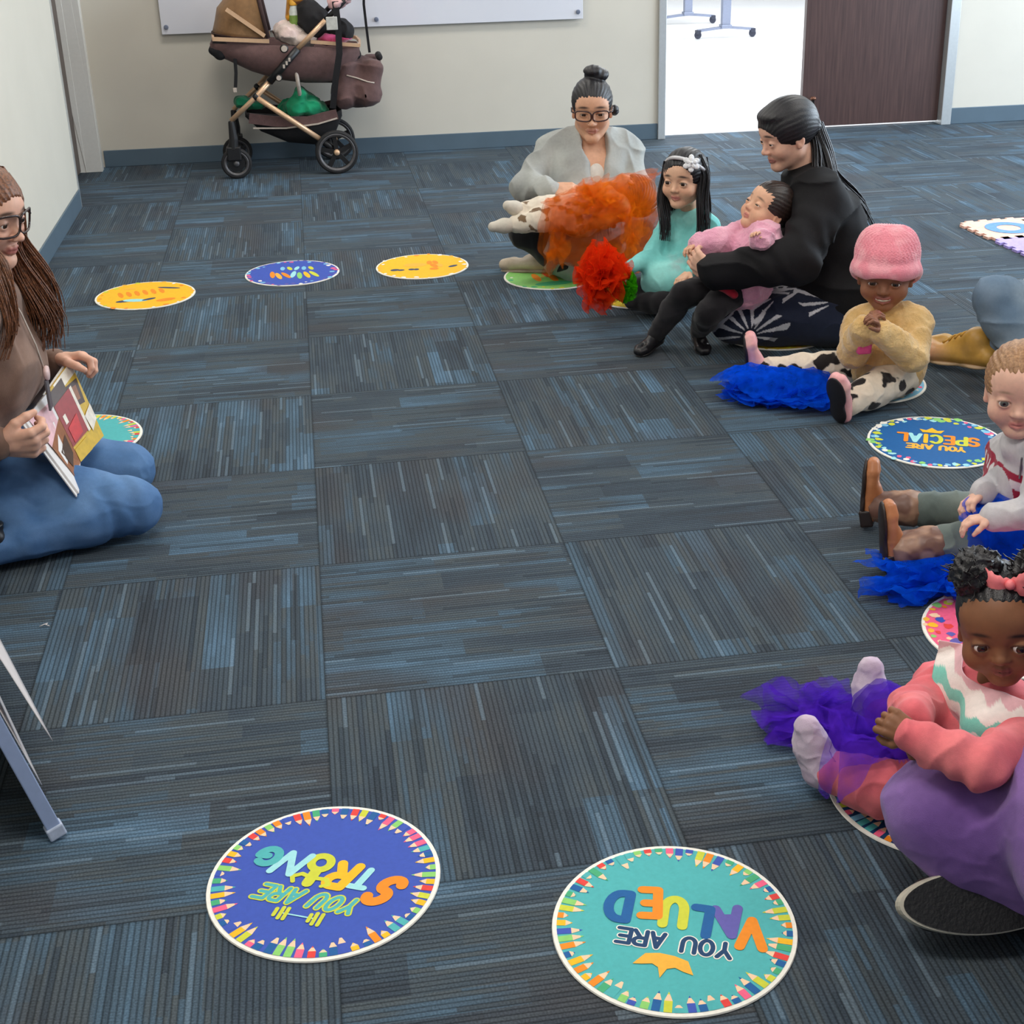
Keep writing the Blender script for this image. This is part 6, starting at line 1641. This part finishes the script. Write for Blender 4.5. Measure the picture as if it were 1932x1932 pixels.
# brown organiser bag on the handle
bag = thing('organiser_bag', (0.358, 2.960, 0.358), 'mauve brown organiser bag hanging on the right end of the stroller', 'bag')
F = Field(); q0, q1, q2, q3 = (0.293, 2.970, 0.562), (0.447, 2.970, 0.550), (0.275, 2.970, 0.402), (0.408, 2.970, 0.411)
YB_ = YC - .03
for y in (-.10, .10):
    F.chain([P(q0, YB_ + y), P(q2, YB_ + y)], [.045, .050], .03); F.chain([P(q1, YB_ + y), P(q3, YB_ + y)], [.040, .062], .03)
F.rc(P(q0, YB_ - .10), P(q1, YB_ + .10), .04, .04, .04); F.rc(P(q2, YB_ - .10), P(q3, YB_ + .10), .06, .06, .04); F.rc(P(q2, YB_ + .10), P(q3, YB_ - .10), .06, .06, .04); F.rc(P(q0, YB_ + .10), P(q1, YB_ - .10), .045, .04, .04)
F.el(P((0.360, 2.970, 0.469), YB_), (.085, .13, .13), None, .04)
q = (0.399, 2.970, 0.602); F.plane((q[0], YB_, q[2]), (.1, 0, 1), .01); F.disp.append(wrinkle(.006, (12, 12, 12), 9)); solid('bag_body', F, .006, M_mauve, bag, None)
F2 = Field(); F2.rc(P((0.360, 2.970, 0.621), YB_ - .08), P((0.360, 2.970, 0.621), YB_ + .08), .025, .025, .02); F2.rc(P((0.484, 2.970, 0.599), YB_ - .06), P((0.484, 2.970, 0.599), YB_ + .06), .018, .018, .02); solid('lining_roll', F2, .006, M_blackfab, bag, None)
b = MB(); b.tube([onto(F, P(p_, YN - .12), (0, 1, 0), .001) for p_ in ((0.295, 2.900, 0.521), (0.351, 2.900, 0.502), (0.407, 2.900, 0.483), (0.443, 2.900, 0.476))], .004, 8); b.build('bag_piping', [M_piping], bag, smooth=True)
b = MB(); b.strip([P((0.432, 2.950, 1.017), YC), P((0.422, 2.950, 0.870), YC), P((0.428, 2.950, 0.747), YC), P((0.436, 2.950, 0.615), YC)], .014, .004, (0, 1, 0)); b.strip([P((0.432, 2.950, 1.017), YC), P((0.406, 2.950, 1.044), YC), P(hb0, YC)], .014, .004, (0, 1, 0)); b.build('bag_strap', [M_blackfab], bag)
# shoulder strap and black bag lying over the bassinet
bb = thing('diaper_bag', (0.220, 2.980, 0.793), 'black bag with a small white tag slung over the stroller bassinet', 'bag')
F = Field(); F.el((0.143, 3.050, 0.797), (.085, .10, .085), None, .03); F.el((0.276, 3.050, 0.753), (.085, .10, .055), None, .04); F.el((0.114, 3.050, 0.852), (.05, .08, .06), None, .04); F.disp.append(wrinkle(.010, (12, 12, 12), 3)); solid('bag_body', F, .006, M_blackfab, bb, None)
b = MB(); b.strip([P((0.262, 2.950, 0.910), YN - .015), P((0.269, 2.950, 0.780), YN - .02), P((0.264, 2.950, 0.643), YN - .02), P((0.233, 2.950, 0.506), YN - .012), P((0.207, 2.950, 0.352), YN + .01)], .034, .006, (0, 1, 0)); b.build('shoulder_strap', [M_blackfab], bb)
b = MB(); q = np.array((0.236, 2.930, 0.800)); b.box((q[0] - .030, YN - .030, q[2] - .034), (q[0] + .030, YN - .022, q[2] + .034)); b.build('white_tag', [mat('tag_white', (190, 188, 182), rough=.5)], bb, bevel=.003)
# bottle and toy, blanket, pink cloth
q = np.array((0.042, 3.050, 0.778)); bt = thing('baby_bottle', tuple(q), 'small white bottle with a green label standing in the stroller', 'bottle')
b = MB(); b.lathe([(0, 0), (.026, 0), (.028, .01), (.028, .10), (.020, .12), (.020, .13), (0, .13)], q + np.array((0, 0, -.02)), n=24); b.build('bottle_body', [mat('bottle_white', (206, 210, 204), rough=.3)], bt, smooth=True)
b = MB(); b.lathe([(.0288, .03), (.0288, .08)], q + np.array((0, 0, -.02)), n=24); b.build('bottle_label', [mat('label_green', (120, 150, 70), rough=.5)], bt, smooth=True)
b = MB(); b.lathe([(.022, .13), (.024, .14), (.020, .16), (.008, .185), (0, .188)], q + np.array((0, 0, -.02)), n=20); b.build('bottle_cap', [mat('cap_amber', (226, 166, 60), rough=.4)], bt, smooth=True)
F = Field(); c_ = np.array((0.063, 3.060, 0.918)); F.el(c_, (.05, .035, .035), None, .01); F.el(c_ + np.array((.03, -.02, .045)), (.035, .03, .035), None, .01); F.rc(c_ + np.array((-.05, 0, -.09)), c_ + np.array((-.04, 0, 0)), .02, .014, .01); o = solid('plush_toy', F, .005, M_fleece, None, mott((214, 150, 40), (120, 70, 40), 26, 6)); tag(o, 'small orange and brown plush toy at the top of the stroller bottle', 'toy')
F = Field(); c_ = np.array((0.014, 3.080, 0.743)); F.el(c_, (.085, .12, .05), None, .03); F.el(c_ + np.array((.07, -.03, -.03)), (.08, .10, .04), None, .03); F.el(c_ + np.array((-.03, 0, .02)), (.05, .08, .045), None, .03); F.disp.append(wrinkle(.010, (18, 18, 18), 8)); o = solid('baby_blanket', F, .006, M_fleece, None, mott((206, 188, 178), (226, 200, 194), 20, 6)); tag(o, 'pale cream and pink blanket bundled in the bassinet', 'blanket')
F = Field(); c_ = np.array((0.228, 3.060, 0.715)); F.el(c_, (.075, .10, .038), None, .03); F.el(c_ + np.array((.06, 0, .0)), (.05, .09, .025), None, .03); F.disp.append(wrinkle(.009, (18, 18, 18), 2)); o = solid('folded_cloth', F, .006, M_fleece, None, mott((226, 96, 150), (190, 50, 90), 30, 6)); tag(o, 'bright pink cloth tucked under the black bag in the stroller', 'cloth')
F = Field(); c_ = np.array((0.268, 2.980, 0.897)); F.el(c_, (.045, .05, .035), None, .02); F.el(c_ + np.array((.05, 0, .02)), (.03, .04, .025), None, .02); F.disp.append(wrinkle(.008, (24, 24, 24), 2)); o = solid('hanging_pouch', F, .005, M_cloth, None, mott((214, 170, 170), (70, 60, 66), 24, 2)); tag(o, 'pale pink pouch clipped at the stroller handle', 'pouch')

# ------------------------------------------------------------------ net dancing scarves
T_blue = tulle('net_blue', (10, 84, 226), .60); T_purple = tulle('net_purple', (92, 44, 200), .44); T_orange = tulle('net_orange', (240, 120, 20), .36, .45); T_red = tulle('net_red', (255, 62, 20), .60, .45); T_green = tulle('net_green', (70, 180, 20), .75, .45)
def layers(o, mats): pass
def scarf(F, o, u, v, n, d, m, label, seed, k=2, keep=None, **kw):
    r = thing('net_scarf', tuple(np.array(o) + np.array(u) / 2 + np.array(v) / 2 - np.array((0, 0, o[2]))), label, 'scarf')
    for i in range(k):
        a = (i - (k - 1) / 2) * .10; c_, s_ = math.cos(a), math.sin(a)
        uu = np.array((u[0] * c_ - u[1] * s_, u[0] * s_ + u[1] * c_, u[2])); vv = np.array((v[0] * c_ - v[1] * s_, v[0] * s_ + v[1] * c_, v[2]))
        oo = np.array(o) + (np.array(u) - uu) / 2 + (np.array(v) - vv) / 2
        drape('net_layer', F, oo, uu, vv, n[0], n[1], d, m, r, off=.008 + .007 * i, seed=seed + 11 * i, keep=keep, **kw)
    return r
def feet(fig, js, r):
    F = Field()
    for j in js: F.el(fig.B.J[j], r)
    return F
G_ = Field(); gm = np.array((1.461, -0.918, 0.000)); G_.rc(gm + np.array((-.10, .0, -.03)), gm + np.array((.10, -.06, -.03)), .095, .085, .05)
g0, g1, g2 = np.array((1.255, -0.941, -0.000)), np.array((1.548, -1.164, -0.000)), np.array((1.393, -0.749, 0.000))
up = np.array((0, 0, .30))
ov = lambda U, V: ((np.abs(U - .5) * 2) ** 3 + (np.abs(V - .5) * 2) ** 3) < 1.02
scarf(G_, g0 + up + np.array((0, -.02, 0)), (g1 - g0) * 1.02, (g2 - g0) * 1.1, (90, 50), (0, 0, -1), T_blue, 'bright blue net scarf over the legs of the toddler in the pink hat', 3, 3, ov, amp=.016, sc=15, rag=.3)
p0, p1, p2 = np.array((1.403, -0.895, 0.090)), np.array((1.549, -0.954, 0.090)), np.array((1.459, -0.747, 0.090))
scarf(G_, p0 + up, (p1 - p0), (p2 - p0) * 1.3, (50, 30), (0, 0, -1), T_purple, 'violet net scarf across the ankle of the toddler in the pink hat', 15, 2, ov, amp=.010, sc=22, rag=.3)
h0, h1, h2 = np.array((1.270, -2.202, 0.000)), np.array((1.661, -2.351, 0.000)), np.array((1.319, -2.119, 0.000))
hs = scarf(None, h0 + up, (h1 - h0), (h2 - h0), (110, 40), (0, 0, -1), T_blue, 'royal blue net scarf on the carpet beside the boy in cowboy boots', 27, 3, ov, amp=.030, sc=11, rag=.25)
H_ = Field(); H_.p += boyH.legF.p
h0, h1, h2 = np.array((1.460, -2.226, 0.000)), np.array((1.713, -2.305, 0.000)), np.array((1.606, -2.087, 0.000))
for k in range(3): drape('net_layer', H_, h0 + up + np.array((0, 0, .0)), h1 - h0, h2 - h0, 70, 50, (0, 0, -1), T_blue, hs, off=.010 + .008 * k, seed=61 + k, keep=ov, amp=.030, sc=12, rag=.3)
I_ = Field(); I_.p += babyI.legF.p
for q in 'L':
    a = np.array(babyI.B.J['an' + q]); I_.rc(a, a + np.array((-.01, .02, .07)), .034, .026)
i0, i1, i2 = np.array((0.784, -2.907, 0.000)), np.array((0.995, -3.107, 0.020)), np.array((0.995, -2.613, 0.000))
scarf(I_, i0 + up, (i1 - i0), (i2 - i0) * 1.0, (100, 80), (0, 0, -1), T_purple, 'purple net scarf across the legs of the baby with the bib', 41, 3, lambda U, V: (((np.abs(U - .5) * 2) ** 3 + (np.abs(V - .5) * 2) ** 3) < 1.05) & ~((U < .44) & (V < .42)), amp=.020, sc=12, rag=.45)
# orange net thrown over the child on the lap
B_ = Field(); B_.p += womanB.legF.p; B_.p += childC.legF.p; B_.p += childC.topF.p; B_.p += childC.F.p
B_.el(childC.head.W(0, -.05, .1), .115)
d_ = nrm((.05, .80, -.60))
b0, b1, b2 = np.array((0.932, 0.300, 0.132)), np.array((1.338, 0.300, 0.106)), np.array((0.959, 0.300, 0.505))
scarf(B_, b0, b1 - b0, b2 - b0, (110, 100), d_, T_orange, 'orange net scarf thrown over the child lying on the lap', 55, 3, lambda U, V: (V > .06 + .10 * np.abs(np.sin(U * 9))) & (V < .97 - .45 * np.clip(.32 - U, 0, 1)), amp=.030, sc=16, rag=.25, reach=.8, an=((0, 0, 1), .30))
for o in list(C.objects):
    if o.get('label', '').startswith('orange net'): ro = o
    if o.get('label', '').startswith('bright blue net'): rb_ = o
    if o.get('label', '').startswith('royal blue net'): rh_ = o
    if o.get('label', '').startswith('purple net'): rp_ = o
ruffles('net_layer', (1.114, 0.240, 0.400), .075, T_orange, 71, 4, ro, (1.1, .6, .9), 34)
ruffles('net_layer', (0.975, 0.300, 0.197), .055, T_orange, 75, 3, ro, (.8, .5, 1.2), 30)
ruffles('net_layer', (1.251, 0.220, 0.278), .070, T_orange, 79, 3, ro, (.7, .5, 1.2), 30)
ruffles('net_layer', np.array((1.384, -0.963, 0.030)), .095, T_blue, 83, 4, rb_, (1.2, .9, .42), 34)
ruffles('net_layer', np.array((1.526, -1.029, 0.030)), .080, T_blue, 87, 3, rb_, (1.2, .9, .5), 34)
ruffles('net_layer', np.array((1.398, -2.270, 0.030)), .10, T_blue, 91, 4, rh_, (1.3, .7, .45), 34)
ruffles('net_layer', np.array((0.947, -2.727, 0.030)), .095, T_purple, 95, 4, rp_, (1.2, .9, .5), 34)
ruffles('net_layer', np.array((0.957, -2.905, 0.080)), .075, T_purple, 99, 3, rp_, (1.2, .9, .6), 34)
# scrunched red and green nets in the girl's hands
r = thing('net_scarf', (1.120, 0.194, 0.000), 'bright red net scarf scrunched in the hands of the girl in turquoise', 'scarf')
ruffles('net_layer', (1.068, -0.100, 0.186), .088, T_red, 5, 9, r, (.95, .8, 1.2))
ruffles('net_layer', (1.140, -0.110, 0.212), .034, T_red, 8, 4, r, (1.2, .8, .8), 30)
r = thing('net_scarf', (1.201, 0.103, 0.000), 'lime green net scarf below the right hand of the girl in turquoise', 'scarf')
ruffles('net_layer', (1.150, -0.120, 0.150), .046, T_green, 25, 6, r, (.9, .7, 1.2), 34)

# ------------------------------------------------------------------ folding board at the lower left
eb = thing('easel_board', (-.80, -2.85, 0), 'white edged folding easel board with loose paper sheets at the lower left edge', 'easel')
t0, t1 = np.array((-0.487, -2.800, 0.008)), np.array((-0.566, -2.800, 0.305))
dv = nrm(t1 - t0); wv = nrm((-.42, .90, 0)); wv = nrm(wv - dv * (wv @ dv)); nv = np.cross(dv, wv)
if nv[0] < 0: nv = -nv
M_edge = mat('board_edge', (150, 166, 200), rough=.4, var=.03); M_shaded = mat('board_back_shade', (22, 24, 32), rough=.7)  # near-black puts the shadow on the board's back into its colour
Lb = .95
A = np.stack([dv, wv, nv], 1)
def obx(b, c, h_, mi=0):
    M4 = Matrix(((A[0][0], A[0][1], A[0][2], c[0]), (A[1][0], A[1][1], A[1][2], c[1]), (A[2][0], A[2][1], A[2][2], c[2]), (0, 0, 0, 1)))
    b.box((-h_[0], -h_[1], -h_[2]), (h_[0], h_[1], h_[2]), mi, M4)
b = MB(); obx(b, t0 + dv * Lb / 2 + wv * .36, (Lb / 2, .36, .007)); b.build('panel', [M_shaded], eb)
b = MB(); obx(b, t0 + dv * Lb / 2 + nv * .003, (Lb / 2, .010, .0125)); b.build('edge_frame', [M_edge], eb, bevel=.002)
b = MB(); obx(b, t0 + dv * .008 + nv * .003, (.012, .014, .0155)); b.build('corner_cap', [mat('cap_grey', (176, 186, 206), rough=.4)], eb, bevel=.003)
b = MB(); obx(b, t0 + dv * Lb / 2 + wv * .72, (Lb / 2, .010, .0125)); b.build('edge_frame', [M_edge], eb, bevel=.002)
M_paper = mat('paper_white', (214, 206, 204), rough=.6, var=.03)
for k, (s0, bend) in enumerate(((.10, .012), (.17, .03))):
    V_ = []; F_ = []; n = 14
    for i in range(n + 1):
        t_ = i / n; s_ = s0 + .55 * t_; off = .016 + .004 * k + bend * 1.6 * (1 - t_) ** 2 * (1 if k else .15) + .018 * k * math.sin(t_ * PI)
        for j in range(5): V_.append(t0 + dv * s_ + nv * (off + .13 * j * .05) + wv * (.0 + .13 * j - .01 * k))
    for i in range(n):
        for j in range(4): F_.append((i * 5 + j, (i + 1) * 5 + j, (i + 1) * 5 + j + 1, i * 5 + j + 1))
    b = MB(); b.add(V_, F_); o = b.build('paper_sheet', [M_paper], eb, smooth=True); sm = o.modifiers.new('thick', 'SOLIDIFY'); sm.thickness = .0012
# the other wing of the folding board, leaning back to the left
top = t0 + dv * Lb; foot = np.array((top[0] - .38, t0[1], 0.012)); 
b = MB(); V_ = [top + wv * .02, foot + wv * .02, foot + wv * .70, top + wv * .70]; b.add([p for p in V_] + [p + np.array((.012, 0, .004)) for p in V_], [(0, 1, 2, 3), (7, 6, 5, 4), (0, 4, 5, 1), (1, 5, 6, 2), (2, 6, 7, 3), (3, 7, 4, 0)]); b.build('rear_panel', [M_shaded], eb)
# a scrap of white thread on the carpet
q = np.array((-0.625, -2.012, 0.004)); b = MB(); b.tube([q + np.array((-.010, 0, 0)), q + np.array((0, .004, .002)), q + np.array((.006, .012, 0)), q + np.array((.004, .0, .003)), q + np.array((.012, -.002, 0))], .0012, 6); o = b.build('lint_scrap', [M_paper], None, smooth=True); tag(o, 'tiny white scrap of lint on the carpet at the left', 'lint')
